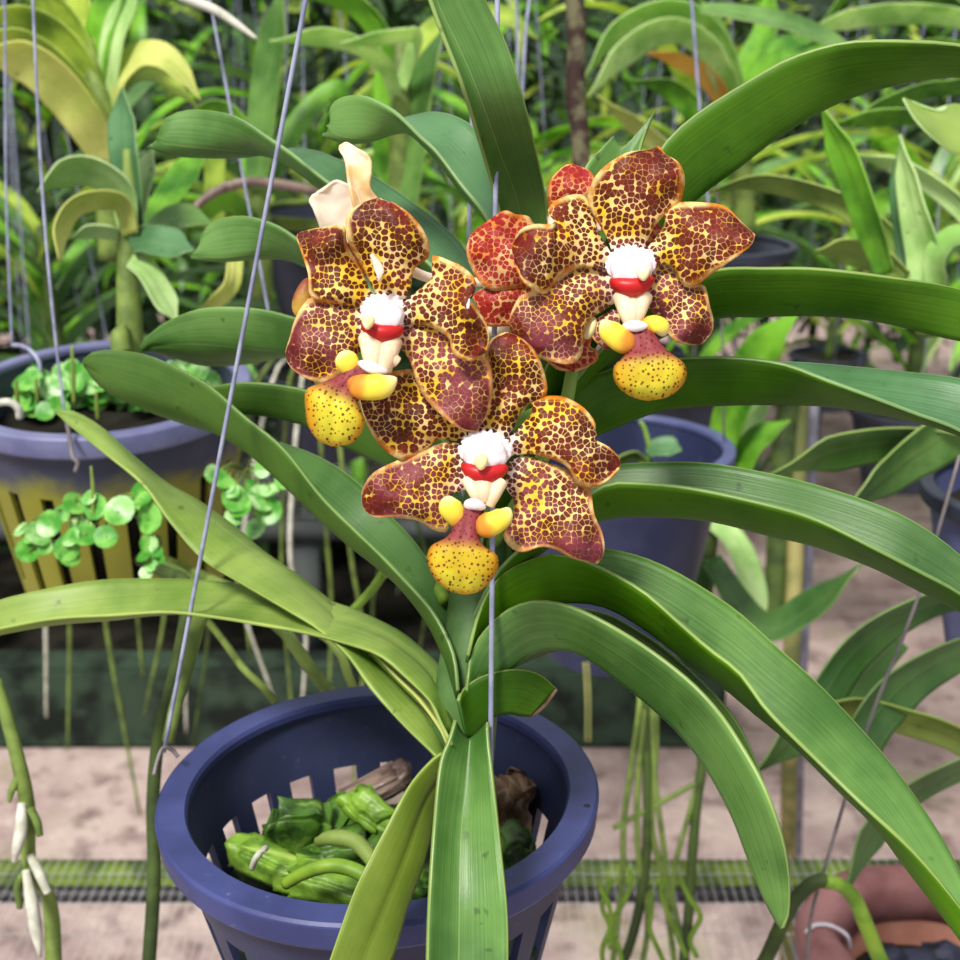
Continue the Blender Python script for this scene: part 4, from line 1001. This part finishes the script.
for pts, rr, mt in (([(22, 803, .602), (21, 830, .598), (18, 845, .598), (14, 862, .60)], [.002, .003, .0028, .001], 'root_w'), ([(30, 855, .605), (40, 875, .602), (48, 893, .602)], [.002, .0025, .002], 'root_w'),
                    ([(26, 870, .605), (32, 905, .60), (36, 930, .60), (40, 957, .60)], [.002, .003, .003, .001], 'root_w'), ([(20, 775, .60), (12, 790, .60), (9, 802, .60)], [.002, .002, .001], 'root'),
                    ([(30, 808, .60), (37, 822, .60), (40, 836, .60)], [.002, .002, .0015], 'root'), ([(28, 870, .61), (18, 885, .61), (20, 908, .612)], [.002, .002, .0015], 'root')):
    obj('side_root', ptube(pts, rr, n=20, seg=8), M[mt], r)
obj('aerial_root', ptube([(150, 560, .72), (180, 575, .66), (202, 600, .56), (196, 630, .555), (186, 670, .55), (176, 705, .545), (168, 742, .54)], [.0036, .0036, .0034, .0034, .0026], n=40, seg=10), M['root'], yp)
obj('aerial_root', ptube([(140, 560, .74), (165, 572, .68), (188, 590, .60), (178, 660, .60), (160, 730, .60), (153, 800, .60), (154, 880, .60), (148, 975, .60)], [.0034, .0036, .0030, .0032], n=50, seg=10), M['root_d'], yp)
obj('aerial_root', ptube([(165, 560, .76), (230, 590, .68), (285, 632, .60), (300, 655, .60), (318, 678, .60), (345, 710, .60)], [.003, .0034, .003], n=20, seg=8), M['root'], yp)
obj('aerial_root', ptube([(445, 600, .425), (420, 560, .47), (386, 572, .58), (372, 590, .58), (355, 608, .58), (340, 622, .58)], [.0022, .0026, .002], n=20, seg=8), M['root_b'], orch)
obj('aerial_root', ptube([(170, 575, .76), (215, 630, .68), (243, 668, .62), (250, 675, .62), (262, 686, .62), (275, 702, .62)], [.0012, .0018, .0018, .0018], n=20, seg=8), M['root'], yp)
obj('aerial_root', ptube([(175, 565, .78), (260, 600, .70), (330, 640, .62), (345, 668, .62), (358, 700, .62)], [.0025, .0028, .0022], n=20, seg=8), M['root'], yp)
for i, (pts, rr, mt) in enumerate([
    ([(630, 655), (640, 690), (632, 760), (624, 820), (622, 880), (612, 970)], .0018, 'root'), ([(636, 655), (645, 690), (638, 780), (638, 850), (648, 920), (640, 975)], .0018, 'root'),
    ([(642, 655), (645, 690), (646, 720), (648, 800), (645, 870), (634, 930), (618, 975)], .003, 'root_d'), ([(640, 655), (650, 690), (655, 780), (664, 850), (668, 910), (676, 975)], .0018, 'root'),
    ([(648, 650), (654, 690), (656, 740), (652, 830), (672, 900), (690, 975)], .0020, 'root'), ([(668, 650), (690, 700), (702, 755), (697, 800), (692, 860), (688, 920), (682, 975)], .003, 'root_d'),
    ([(664, 650), (690, 710), (700, 760), (690, 810), (676, 860), (672, 900)], .0016, 'root'), ([(613, 828), (650, 808), (680, 792), (702, 780)], .0016, 'root')]):
    pts = [(x_, y_, .90) for x_, y_ in pts]
    if pts[0][1] <= 665: pts[0] = (618+(pts[0][0]-618)*.7, 640, .935)
    b = ptube(pts, rr*1.2, n=40, seg=7)
    obj('root', b, M[mt], rw)
random.seed(11)
for i in range(6):
    x = 600+i*17+random.uniform(-6, 6)
    pts = [(x, 880+random.uniform(-10, 20), .76)]
    for k in range(4): pts.append((pts[-1][0]+random.uniform(-12, 12), pts[-1][1]+random.uniform(14, 28), .76))
    solo('root_curl', ptube(pts, .0016, n=30, seg=6), M['root_b'], 'small curling green rootlet near the mesh right of the front pot', 'root', 'curling rootlets on the mesh')

# branch, extra wires and poles
solo('mossy_branch', ptube([(572, -30, .9), (577, 40, .9), (575, 90, .9), (581, 150, .9), (578, 230, .9), (585, 420, .9)], [.0065, .0068, .006, .0062, .006], n=60, seg=12), M['stake'], 'dark mossy upright branch behind the top of the orchid', 'branch')
for i, pts in enumerate([[(516, -20, .95), (518, 80, .97), (520, 330, 1.0)], [(532, -20, 1.0), (524, 60, 1.0), (512, 330, 1.02)], [(690, -20, .85), (700, 110, .88), (708, 200, .90), (712, 240, .91)]]):
    solo('thin_wire', ptube(pts, .0012, n=20), M['wire'], ['thin wire just right of the upright leaf at the top', 'slanting thin wire nearest the mossy branch', 'pale wire crossing behind the big upper right leaf'][i], 'wire')
solo('cane', ptube([(800, 400, 1.5), (795, 560, 1.5), (790, 720, 1.52), (786, 1010, 1.90)], .010, n=20, seg=12), M['cane'], 'mossy yellow-green cane standing at the right behind the leaves', 'cane')
solo('pipe', ptube([(815, 380, 1.6), (808, 560, 1.6), (800, 730, 1.6), (795, 980, 1.95)], .0065, n=20, seg=12), M['pole'], 'narrow grey pipe just right of the mossy cane', 'pipe')
solo('cane', ptube([(790, 400, 1.5), (782, 470, 1.5), (775, 620, 1.52)], .014, n=20, seg=12), M['root_d'], 'thick dark green stem left of the mossy cane', 'cane')

solo('dry_leaf_stalk', ptube([(190, 212, .98), (215, 192, .98), (250, 182, .98), (300, 188, .99), (340, 200, 1.0)], [.003, .004, .004, .003], n=24, seg=8), M['bark'], 'brown arching dry stalk behind the notched leaf at the upper left', 'stalk')
# right-hand neighbours: traced leaves
rp = stemmed('orchid_plant', 'pale based orchid at the right edge above the long upper leaves', [(935, 330, .80), (930, 290, .79), (925, 250, .79)], [.012, .012, .008], 'root')
sleaf(rp, [(930, 300), (922, 250), (910, 200), (899, 135)], [78, 77, 77], [44, 34, 24, 10], mats=('pale', 'pale'), w=2.0)
sleaf(rp, [(915, 290), (905, 240), (898, 190), (898, 150)], [80, 80, 80], [24, 22, 18, 10], mats=('btop', 'top'), w=1.5)
sleaf(rp, [(935, 290), (935, 255), (955, 235), (985, 240)], [77, 76, 75], [20, 22, 20, 18], mats=('pale', 'pale'), w=1.5)
sleaf(rp, [(910, 285), (885, 240), (850, 210), (800, 190), (750, 183), (708, 192)], [80, 82, 84, 86], [24, 30, 24, 20, 18, 10], mats=('ltop', 'top'), w=1.7)
sleaf(rp, [(905, 280), (880, 262), (850, 252), (815, 252)], [78, 78, 78], [18, 28, 26, 14], mats=('ltop', 'top'), w=1.6)
sleaf(rp, [(885, 275), (868, 225), (848, 170), (822, 108)], [76, 75, 75, 75], [20, 28, 30, 22], mats=('bg1', 'bg1'), w=1.8)
sleaf(rp, [(985, 235), (950, 200), (905, 170), (855, 155)], [86, 87, 88], [20, 20, 18, 10], mats=('pale', 'bg1'), w=1.4)
sleaf(rp, [(985, 112), (940, 116), (880, 118), (830, 125)], [90, 91, 92], [10, 16, 18, 10], mats=('bg1', 'bg1'), w=1.2)
sleaf(rp, [(990, 70), (960, 86), (920, 92), (870, 112), (850, 130)], [92, 92, 92], [12, 16, 14, 8], mats=('bg1', 'bg1'), w=1.2)
rq = stemmed('orchid_plant', 'orchid outside the right edge whose pale notched leaf tip pokes in', [(1085, 330, .72), (1080, 250, .70), (1075, 190, .69)], [.010, .010, .008], 'root')
leaf(rq, [(1075, 190), (1020, 170), (960, 156), (935, 140), (915, 120), (903, 99)], [(1078, 170), (1020, 140), (965, 130), (940, 118), (922, 108), (906, 99)], [(1078, 150), (1020, 118), (975, 108), (950, 104), (944, 112), (925, 108)], [68, 67, 66], w=1.8, mats=('pale', 'ltop'))
rr_ = stemmed('orchid_plant', 'orchid in the dark pot at the right edge, leaves drooping to the left', [(1052, 498, .80), (1045, 440, .79), (1040, 400, .785)], [.012, .012, .008], 'root')
DU = ('dtop', 'dunder'); LU = ('top', 'dunder')
sleaf(rr_, [(1040, 470), (960, 448), (890, 445), (830, 455), (768, 476)], [78, 74, 72, 72], [26, 24, 34, 36, 8], mats=('top', 'top'), w=2.0)
sleaf(rr_, [(1040, 440), (970, 430), (920, 455), (880, 485), (845, 510)], [77, 73, 71], [24, 40, 46, 34, 20], mats=('top', 'top'), w=2.1)
sleaf(rr_, [(1045, 600), (960, 598), (900, 620), (855, 655), (825, 700)], [78, 73, 71], [20, 20, 26, 34, 36], mats=DU, w=1.9, tip=False)
sleaf(rr_, [(1045, 620), (970, 650), (915, 680), (880, 715), (860, 750)], [78, 72, 70], [20, 24, 36, 44, 40], mats=DU, w=1.9, tip=False)
sleaf(rr_, [(1045, 800), (960, 742), (905, 722), (850, 708), (800, 712)], [76, 72, 71], [20, 24, 26, 24, 14], mats=('ltop', 'ltop'), w=1.7)
sleaf(rr_, [(1040, 740), (960, 770), (905, 800), (870, 840), (845, 895)], [70, 68, 67], [20, 20, 22, 26, 14], mats=DU, w=1.6)
sleaf(rr_, [(900, 640), (850, 690), (800, 735), (757, 772)], [82, 82, 82], [24, 36, 36, 20], mats=DU, w=2.0)
rs = stemmed('orchid_plant', 'orchid hidden behind the big right leaves with hanging pale leaves', [(700, 610, 1.15), (705, 560, 1.14), (712, 480, 1.14)], [.010, .010, .008], 'root_d')
sleaf(rs, [(712, 480), (735, 470), (755, 440), (790, 420)], [113, 110, 108], [18, 26, 24, 10], mats=('bg1', 'bg1'), w=2.2)
sleaf(rs, [(712, 480), (735, 400), (765, 345), (800, 310)], [112, 108, 104], [20, 34, 40, 24], mats=('bg1', 'bg1'), w=2.4)
sleaf(rs, [(712, 520), (735, 540), (752, 580), (760, 640)], [113, 110, 108], [18, 24, 26, 12], mats=('pale', 'bg1'), w=2.0)
sleaf(rs, [(712, 560), (760, 625), (810, 605), (864, 562)], [112, 100, 96], [20, 30, 30, 6], mats=DU, w=2.2)
sleaf(rs, [(715, 500), (745, 430), (760, 400), (762, 360)], [113, 113, 113], [18, 24, 22, 14], mats=('pale', 'bg1'), w=2.0)
sleaf(rs, [(710, 560), (690, 610), (680, 640), (676, 670)], [113, 110, 108], [18, 20, 20, 10], mats=DU, w=1.8)

# top right arching leaves
ta = stemmed('orchid_plant', 'orchid at the top right of centre with arching pale leaves and one orange leaf', [(745, 235, 1.35), (742, 180, 1.33), (738, 110, 1.30)], [.012, .012, .008], 'root')
PB = ('pale', 'pale'); BG = ('bg1', 'bg1')
sleaf(ta, [(740, 130), (725, 60), (700, 20), (660, 12), (615, 35), (585, 78)], [130, 124, 120, 118], [24, 26, 24, 24, 22, 12], mats=PB, w=2.6)
sleaf(ta, [(738, 140), (722, 75), (695, 38), (660, 32), (620, 58), (588, 98)], [130, 122, 117, 115], [20, 24, 26, 26, 24, 12], mats=PB, w=2.6)
sleaf(ta, [(735, 150), (722, 100), (700, 72), (670, 58), (642, 52)], [130, 124, 120], [16, 18, 20, 16, 8], mats=('org', 'org'), w=1.8)
sleaf(ta, [(745, 120), (770, 60), (800, 45), (850, 60)], [130, 128, 126], [20, 24, 24, 10], mats=BG, w=2.4)
sleaf(ta, [(738, 110), (720, 40), (690, 5), (650, -15)], [131, 130, 130], [18, 22, 22, 14], mats=BG, w=2.4)
sleaf(ta, [(742, 130), (745, 70), (765, 30), (770, -20)], [131, 132, 132], [18, 24, 24, 18], mats=BG, w=2.4)
sleaf(ta, [(700, 8), (740, 12), (790, 22), (835, 42), (870, 70)], [112, 110, 110], [10, 16, 18, 16, 8], mats=('top', 'top'), w=1.8)
sleaf(ta, [(730, 190), (700, 120), (670, 90), (630, 80)], [134, 134, 134], [20, 24, 24, 10], mats=BG, w=2.4)
sleaf(ta, [(735, 200), (690, 170), (640, 130), (596, 95)], [138, 136, 134], [16, 18, 18, 8], mats=('yel', 'bg1'), w=2.0)
tb = stemmed('orchid_plant', 'orchid at the top right edge with a long flat pale leaf', [(1010, 190, 1.4), (1005, 120, 1.4), (1000, 60, 1.38)], [.012, .012, .008], 'root')
sleaf(tb, [(1000, 60), (970, 22), (900, 14), (840, 22), (795, 38)], [136, 130, 126], [18, 20, 22, 20, 8], mats=PB, w=2.4)
sleaf(tb, [(1000, 80), (950, 50), (900, 60), (865, 85)], [136, 132, 130], [18, 22, 22, 8], mats=BG, w=2.4)
sleaf(tb, [(1000, 50), (930, -5), (860, -10), (820, 25)], [138, 136, 134], [18, 22, 22, 8], mats=BG, w=2.4)
# top middle-left
tm = stemmed('orchid_plant', 'orchid behind the folded leaf at the top left of centre', [(395, 300, 1.15), (400, 200, 1.12), (402, 100, 1.10), (400, 40, 1.10)], [.012, .012, .010, .006], 'root')
sleaf(tm, [(402, 230), (412, 150), (425, 70), (450, 20)], [111, 109, 108], [24, 26, 24, 12], mats=('top', 'top'), w=2.2)
sleaf(tm, [(400, 110), (380, 60), (330, 38), (270, 42)], [110, 104, 100], [12, 16, 20, 8], mats=PB, w=1.8)
sleaf(tm, [(400, 90), (415, 40), (408, 35), (340, 44)], [109, 104, 102], [12, 14, 14, 8], mats=PB, w=1.6)
sleaf(tm, [(386, 190), (382, 130), (383, 90), (380, 45)], [112, 112, 112], [16, 20, 20, 10], mats=BG, w=2.0)
sleaf(tm, [(400, 80), (370, 20), (330, -5), (290, 0)], [112, 112, 112], [18, 22, 22, 10], mats=BG, w=2.2)
sleaf(tm, [(400, 70), (440, 25), (500, 15), (540, 40)], [112, 112, 112], [18, 22, 22, 10], mats=('bg2', 'bg2'), w=2.2)
tl = stemmed('orchid_plant', 'orchid with one tall upright leaf at the top left, behind the left hanger wire', [(262, 300, 1.15), (260, 230, 1.14), (258, 180, 1.13)], [.010, .010, .008], 'root')
sleaf(tl, [(256, 190), (260, 130), (268, 60), (282, -15)], [112, 110, 108], [22, 28, 28, 22], mats=('top', 'bg1'), w=2.0)
sleaf(tl, [(258, 190), (240, 130), (215, 110), (180, 120)], [114, 114, 114], [18, 22, 22, 10], mats=BG, w=2.0)
sleaf(tl, [(258, 200), (300, 120), (340, 90), (320, 150)], [114, 116, 116], [18, 22, 22, 10], mats=BG, w=2.0)
sleaf(tl, [(215, 260), (214, 200), (216, 150), (222, 120)], [114, 116, 116], [14, 20, 20, 10], mats=('bg2', 'bg1'), w=1.8)
sleaf(tl, [(255, 220), (225, 200), (200, 215), (185, 240)], [113, 110, 110], [14, 22, 22, 10], mats=BG, w=1.8)

# ================================================================ generic background orchids (world space)
def fan(label, x, y, z, n, length, width, az, seed, mats, pot=True, hang=True, group=None, droop=1.0):
    random.seed(seed)
    t = thing('orchid_plant', label, 'orchid', Vector((x, y, z)), group)
    hs = .16+.012*n
    obj('stem', tube([Vector((x, y, z)), Vector((x+.005, y, z+hs*.5)), Vector((x, y, z+hs))], [.010, .010, .005], n=12, seg=8), M['root_d'], t)
    for i in range(n):
        h = z+.04+(hs-.04)*i/n
        a = math.radians(az+(180 if i % 2 else 0)+random.uniform(-38, 38))
        el = math.radians(random.uniform(35, 75)); Ln = length*random.uniform(.7, 1.1); wd = width*random.uniform(.8, 1.1)
        dirh = Vector((math.cos(a), math.sin(a), 0)); side = Vector((-math.sin(a), math.cos(a), 0))
        p = Vector((x, y, h)); rows = []; uvs = []; N = 20; e = el; cur = (el+math.radians(random.uniform(20, 75)))*droop
        for k in range(N):
            tt = k/(N-1); e = el-cur*tt**1.3
            dv = dirh*math.cos(e)+Vector((0, 0, math.sin(e))); nv = -dirh*math.sin(e)+Vector((0, 0, math.cos(e)))
            if k: p = p+dv*(Ln/(N-1))
            w = wd/2*min(1, .55+tt*2)*min(1, .12+(1-tt)*5)
            fo = .55*(1-tt*.5)
            rows.append([p+side*w*u+nv*w*abs(u)*fo for u in (-1, -.6, -.12, 0, .12, .6, 1)])
            uvs.append([((u+1)/2, tt) for u in (-1, -.6, -.12, 0, .12, .6, 1)])
        bm = bmesh.new(); grid(bm, rows, uvs)
        obj('leaf', bm, M[random.choice(mats)], t)
    if pot:
        p2, tp = None, Vector((x, y, z+.02))
        pt = thing('hanging_pot', 'dark pot under the '+label, 'pot', Vector((x, y, z-.09)))
        b = bmesh.new(); pot_wall(b, .076, .05, .11, 0, 8, .03, .09, solid=True); bmesh.ops.translate(b, verts=b.verts, vec=tp); bmesh.ops.recalc_face_normals(b, faces=b.faces); obj('wall', b, M['potD'], pt, smooth=False)
        b = bmesh.new(); lathe(b, rim_profile(.08, .009, .01), seg=48); bmesh.ops.translate(b, verts=b.verts, vec=tp); bmesh.ops.recalc_face_normals(b, faces=b.faces); obj('rim', b, M['potD'], pt)
        b = bmesh.new(); bmesh.ops.create_circle(b, cap_ends=True, segments=40, radius=.070); bmesh.ops.translate(b, verts=b.verts, vec=tp-Vector((0, 0, .012))); obj('potting_mix', b, M['soil'], pt)
        for k in range(3):
            aa = k*2.1+.4
            obj('hanging_wire', tube([tp+Vector((.077*math.cos(aa), .077*math.sin(aa), 0)), Vector((x, y, z+.85))], .0009, n=6, seg=5), M['wire'], pt)
    return t
bgm = ['bg1', 'bg1', 'bg2', 'top', 'pale']
fans = [
 ('orchid in the second row, far left', -.52, 1.55, .93, 12, .34, .034, 10, 1),
 ('orchid in the second row, left of the upright leaf', -.20, 1.62, 1.02, 14, .36, .032, 25, 2),
 ('orchid in the second row, straight behind the upright leaf', .04, 1.75, 1.00, 14, .38, .032, -15, 3),
 ('orchid in the second row, behind the orange leaf', .30, 1.80, .98, 14, .40, .032, 10, 4),
 ('orchid in the second row, below the long pale leaf', .58, 1.70, .95, 14, .40, .034, 30, 5),
 ('orchid in the back row, far left', -.80, 2.35, .80, 14, .42, .036, 0, 6),
 ('orchid in the back row, second from the left', -.42, 2.45, .86, 14, .42, .036, 40, 7),
 ('orchid in the back row, left of the mossy branch', -.05, 2.55, .86, 14, .42, .036, -30, 8),
 ('orchid in the back row, right of the mossy branch', .33, 2.50, .84, 14, .42, .036, 20, 9),
 ('orchid in the back row, second from the right', .70, 2.55, .82, 14, .42, .036, -10, 10),
 ('orchid in the back row, far right', 1.08, 2.45, .80, 14, .42, .036, 35, 12),
]
fan_objs = []
for i, (lb, x, y, z, n, ln, wd, az, sd_) in enumerate(fans):
    fan_objs.append(fan(lb, x, y, z, n, ln, wd, az, sd_, ['dtop', 'dtop', 'bg2', 'dtop', 'bg1'] if i in (0, 1, 5, 6) else bgm))

# hanging roots in the left middle distance
random.seed(21)
for i in range(16):
    fo = fan_objs[0 if i < 5 else 1]; fx, fy, fz = fo.location
    x = -.56+i*.034+random.uniform(-.01, .01); y = 1.50+random.uniform(-.06, .10); z0 = .86; z1 = .42+random.uniform(0, .25)
    pts = [Vector((fx, fy, fz+.05)), Vector((fx+(x-fx)*.5, fy-.085, fz+.04)), Vector((x, y, z0)), Vector((x+random.uniform(-.015, .015), y, z0*.6+z1*.4)), Vector((x+random.uniform(-.03, .03), y, z1))]
    obj('aerial_root', tube(pts, [.002, .0030, .0028, .002], n=24, seg=6), M[random.choice(['root', 'root_d', 'root', 'root_w'])], fo)

# ================================================================ benches, floor, backdrop
def box(bm, lo, hi, mat=0):
    vs = [bm.verts.new((x, y, z)) for x in (lo[0], hi[0]) for y in (lo[1], hi[1]) for z in (lo[2], hi[2])]
    for q in ((0, 1, 3, 2), (4, 6, 7, 5), (0, 4, 5, 1), (2, 3, 7, 6), (0, 2, 6, 4), (1, 5, 7, 3)): bm.faces.new([vs[i] for i in q]).material_index = mat
def mesh_bench(label, x0, x1, y0, y1, z, step, ystep, r, slant=0):
    t = thing('wire_bench', label, 'bench', Vector((x0, y0, 0)))
    bm = bmesh.new()
    def rod(a, b):
        d = (b-a).normalized(); s = d.cross(Vector((0, 0, 1))).normalized()*r; u = Vector((0, 0, r))
        c0 = [bm.verts.new(a+q) for q in (s+u, -s+u, -s-u, s-u)]; c1 = [bm.verts.new(b+q) for q in (s+u, -s+u, -s-u, s-u)]
        for k in range(4): bm.faces.new([c0[k], c0[(k+1) % 4], c1[(k+1) % 4], c1[k]])
    k = x0
    while k <= x1: rod(Vector((k, y0, z)), Vector((k+slant, y1, z))); k += step
    k = y0
    while k <= y1: rod(Vector((x0, k, z-r*2)), Vector((x1, k, z-r*2))); k += ystep
    bmesh.ops.recalc_face_normals(bm, faces=bm.faces)
    obj('wire_mesh', bm, M['mesh'], t, smooth=False)
    return t
zb = .75
b1 = mesh_bench('galvanised wire mesh bench top along the bottom of the photo', -.75, .75, .45, .998, zb-.001, .0085, .04, .00026)
bm = bmesh.new(); box(bm, (-.75, .972, zb-.03), (.75, .996, zb-.0045)); obj('mossy_rail', bm, M['mossbar'], b1)
bm = bmesh.new(); tube_bm(bm, [Vector((-.75, .954, zb-.011)), Vector((.75, .954, zb-.011))], .0075, seg=12, n=12); obj('black_rail', bm, M['blackbar'], b1)
for xx in (-.72, .72):
    for yy in (.47, .97):
        bm = bmesh.new(); tube_bm(bm, [Vector((xx, yy, 0)), Vector((xx, yy, zb-.03))], .015, seg=10, n=4); obj('leg', bm, M['blackbar'], b1)
b2 = mesh_bench('low wire bench in the dark beyond, behind the weathered pot', -1.3, .38, 2.75, 3.6, .42, .03, .03, .0012)
bm = bmesh.new(); box(bm, (-1.3, 2.72, .37), (.38, 2.76, .41)); obj('front_rail', bm, M['concrete'], b2)
for xx in (-1.2, -.4, .34):
    bm = bmesh.new(); box(bm, (xx-.03, 2.74, .0), (xx+.03, 2.80, .37)); obj('leg', bm, M['concrete'], b2)

bm = bmesh.new(); bmesh.ops.create_grid(bm, x_segments=1, y_segments=1, size=1)
bmesh.ops.scale(bm, verts=bm.verts, vec=(6, 6, 1)); bmesh.ops.translate(bm, verts=bm.verts, vec=(0, 4, 0))
fl = obj('floor', bm, M['floor'], None, False); fl['kind'] = 'structure'
bm = bmesh.new(); box(bm, (-5.5, 2.44, 0), (.52, 2.54, .19)); bmesh.ops.bevel(bm, geom=bm.edges[:], offset=.01, segments=2, affect='EDGES')
k = obj('trim_1', bm, M['kerb'], None, False); k['kind'] = 'structure'
bm = bmesh.new(); bmesh.ops.create_grid(bm, x_segments=60, y_segments=40, size=1)
bmesh.ops.scale(bm, verts=bm.verts, vec=(3.0, 1.7, 1)); bmesh.ops.translate(bm, verts=bm.verts, vec=(-2.49, 4.36, .06))
for v in bm.verts: v.co.z += .05*noise.noise(v.co*3)
s_ = obj('floor_soil', bm, M['soil'], None); s_['kind'] = 'structure'
bm = bmesh.new(); box(bm, (-6, 7.0, 0), (6, 7.05, 2.3)); w_ = obj('wall_back', bm, M['net'], None, False); w_['kind'] = 'structure'
bm = bmesh.new(); box(bm, (-3.6, .0, 0), (-3.55, 7.0, 2.3)); w_ = obj('wall_left', bm, M['net'], None, False); w_['kind'] = 'structure'
bm = bmesh.new(); box(bm, (3.6, .0, 0), (3.65, 7.0, 2.3)); w_ = obj('wall_right', bm, M['net'], None, False); w_['kind'] = 'structure'

# dense foliage of the rows farther back: uncountable
def foliage(name, label, n, xr, yr, zr, seed, ln=(.18, .4), wd=(.02, .04), mats=('hedge', 'bg1', 'bg2')):
    random.seed(seed); bm = bmesh.new(); uvl = bm.loops.layers.uv.verify()
    for i in range(n):
        p = Vector((random.uniform(*xr), random.uniform(*yr), random.uniform(*zr)))
        a = random.uniform(0, 2*PI); el = random.uniform(.2, 1.4); Ln = random.uniform(*ln); w = random.uniform(*wd)/2
        dh = Vector((math.cos(a), math.sin(a), 0)); sd = Vector((-math.sin(a), math.cos(a), 0)); cur = random.uniform(.5, 2.4)
        rows, uvs = [], []; mi = random.choice((0, 0, 0, 0, 0, 1, 2))
        for k in range(7):
            t = k/6; e = el-cur*t
            if k: p = p+(dh*math.cos(e)+Vector((0, 0, math.sin(e))))*Ln/6
            nv = -dh*math.sin(e)+Vector((0, 0, math.cos(e)))
            ww = w*min(1, .12+(1-t)*3)
            rows.append([p+sd*ww*u+nv*ww*abs(u)*.5 for u in (-1, 0, 1)]); uvs.append([((u+1)/2, t) for u in (-1, 0, 1)])
        grid(bm, rows, uvs, mat=mi)
    o = solo(name, bm, [M[m] for m in mats], label, 'foliage'); o['kind'] = 'stuff'; return o
foliage('background_foliage', 'mass of strap leaves of the far orchid rows filling the top background', 2600, (-2.4, 2.2), (3.0, 5.2), (.45, 1.6), 3)
foliage('background_foliage', 'dark tangle of leaves below the rows behind the left pots', 900, (-2.2, .3), (3.0, 4.4), (.1, .8), 4, mats=('hedge', 'hedge', 'bg1'))

# ================================================================ light and camera
W = bpy.data.worlds.new('sky'); bpy.context.scene.world = W; W.use_nodes = True
nt = W.node_tree; bg = nt.nodes['Background']
tc_ = nt.nodes.new('ShaderNodeTexCoord'); sp_ = nt.nodes.new('ShaderNodeSeparateXYZ'); nt.links.new(tc_.outputs['Generated'], sp_.inputs[0])
mr = nt.nodes.new('ShaderNodeMapRange'); nt.links.new(sp_.outputs[2], mr.inputs[0]); mr.inputs[1].default_value = -.1; mr.inputs[2].default_value = .9
mx = nt.nodes.new('ShaderNodeMix'); mx.data_type = 'RGBA'; nt.links.new(mr.outputs[0], mx.inputs[0])
mx.inputs[6].default_value = (.72, .80, .86, 1); mx.inputs[7].default_value = (1.0, 1.0, 1.02, 1)
nt.links.new(mx.outputs[2], bg.inputs[0]); bg.inputs[1].default_value = .8
sl = bpy.data.lights.new('sun', 'SUN'); sl.energy = 4.9; sl.angle = math.radians(14); sl.color = (1, .97, .9)
so = bpy.data.objects.new('sun', sl); C.objects.link(so); so.location = (0, 0, 4)
so.rotation_euler = Vector((.35, .66, -1)).to_track_quat('-Z', 'Y').to_euler()

cd = bpy.data.cameras.new('camera'); co = bpy.data.objects.new('camera', cd); C.objects.link(co)
co.location = (0, 0, CAMZ); co.rotation_euler = (PI/2-TH, 0, 0)
cd.sensor_width = 36; cd.sensor_fit = 'HORIZONTAL'; cd.lens = 36*F/960; cd.clip_start = .01; cd.clip_end = 60
cd.dof.use_dof = True; cd.dof.focus_distance = .385; cd.dof.aperture_fstop = 20
sc = bpy.context.scene; sc.camera = co
sc.view_settings.view_transform = 'Standard'; sc.view_settings.look = 'None'; sc.view_settings.gamma = 1; sc.view_settings.use_curve_mapping = False
sc.view_settings.exposure = 0.0
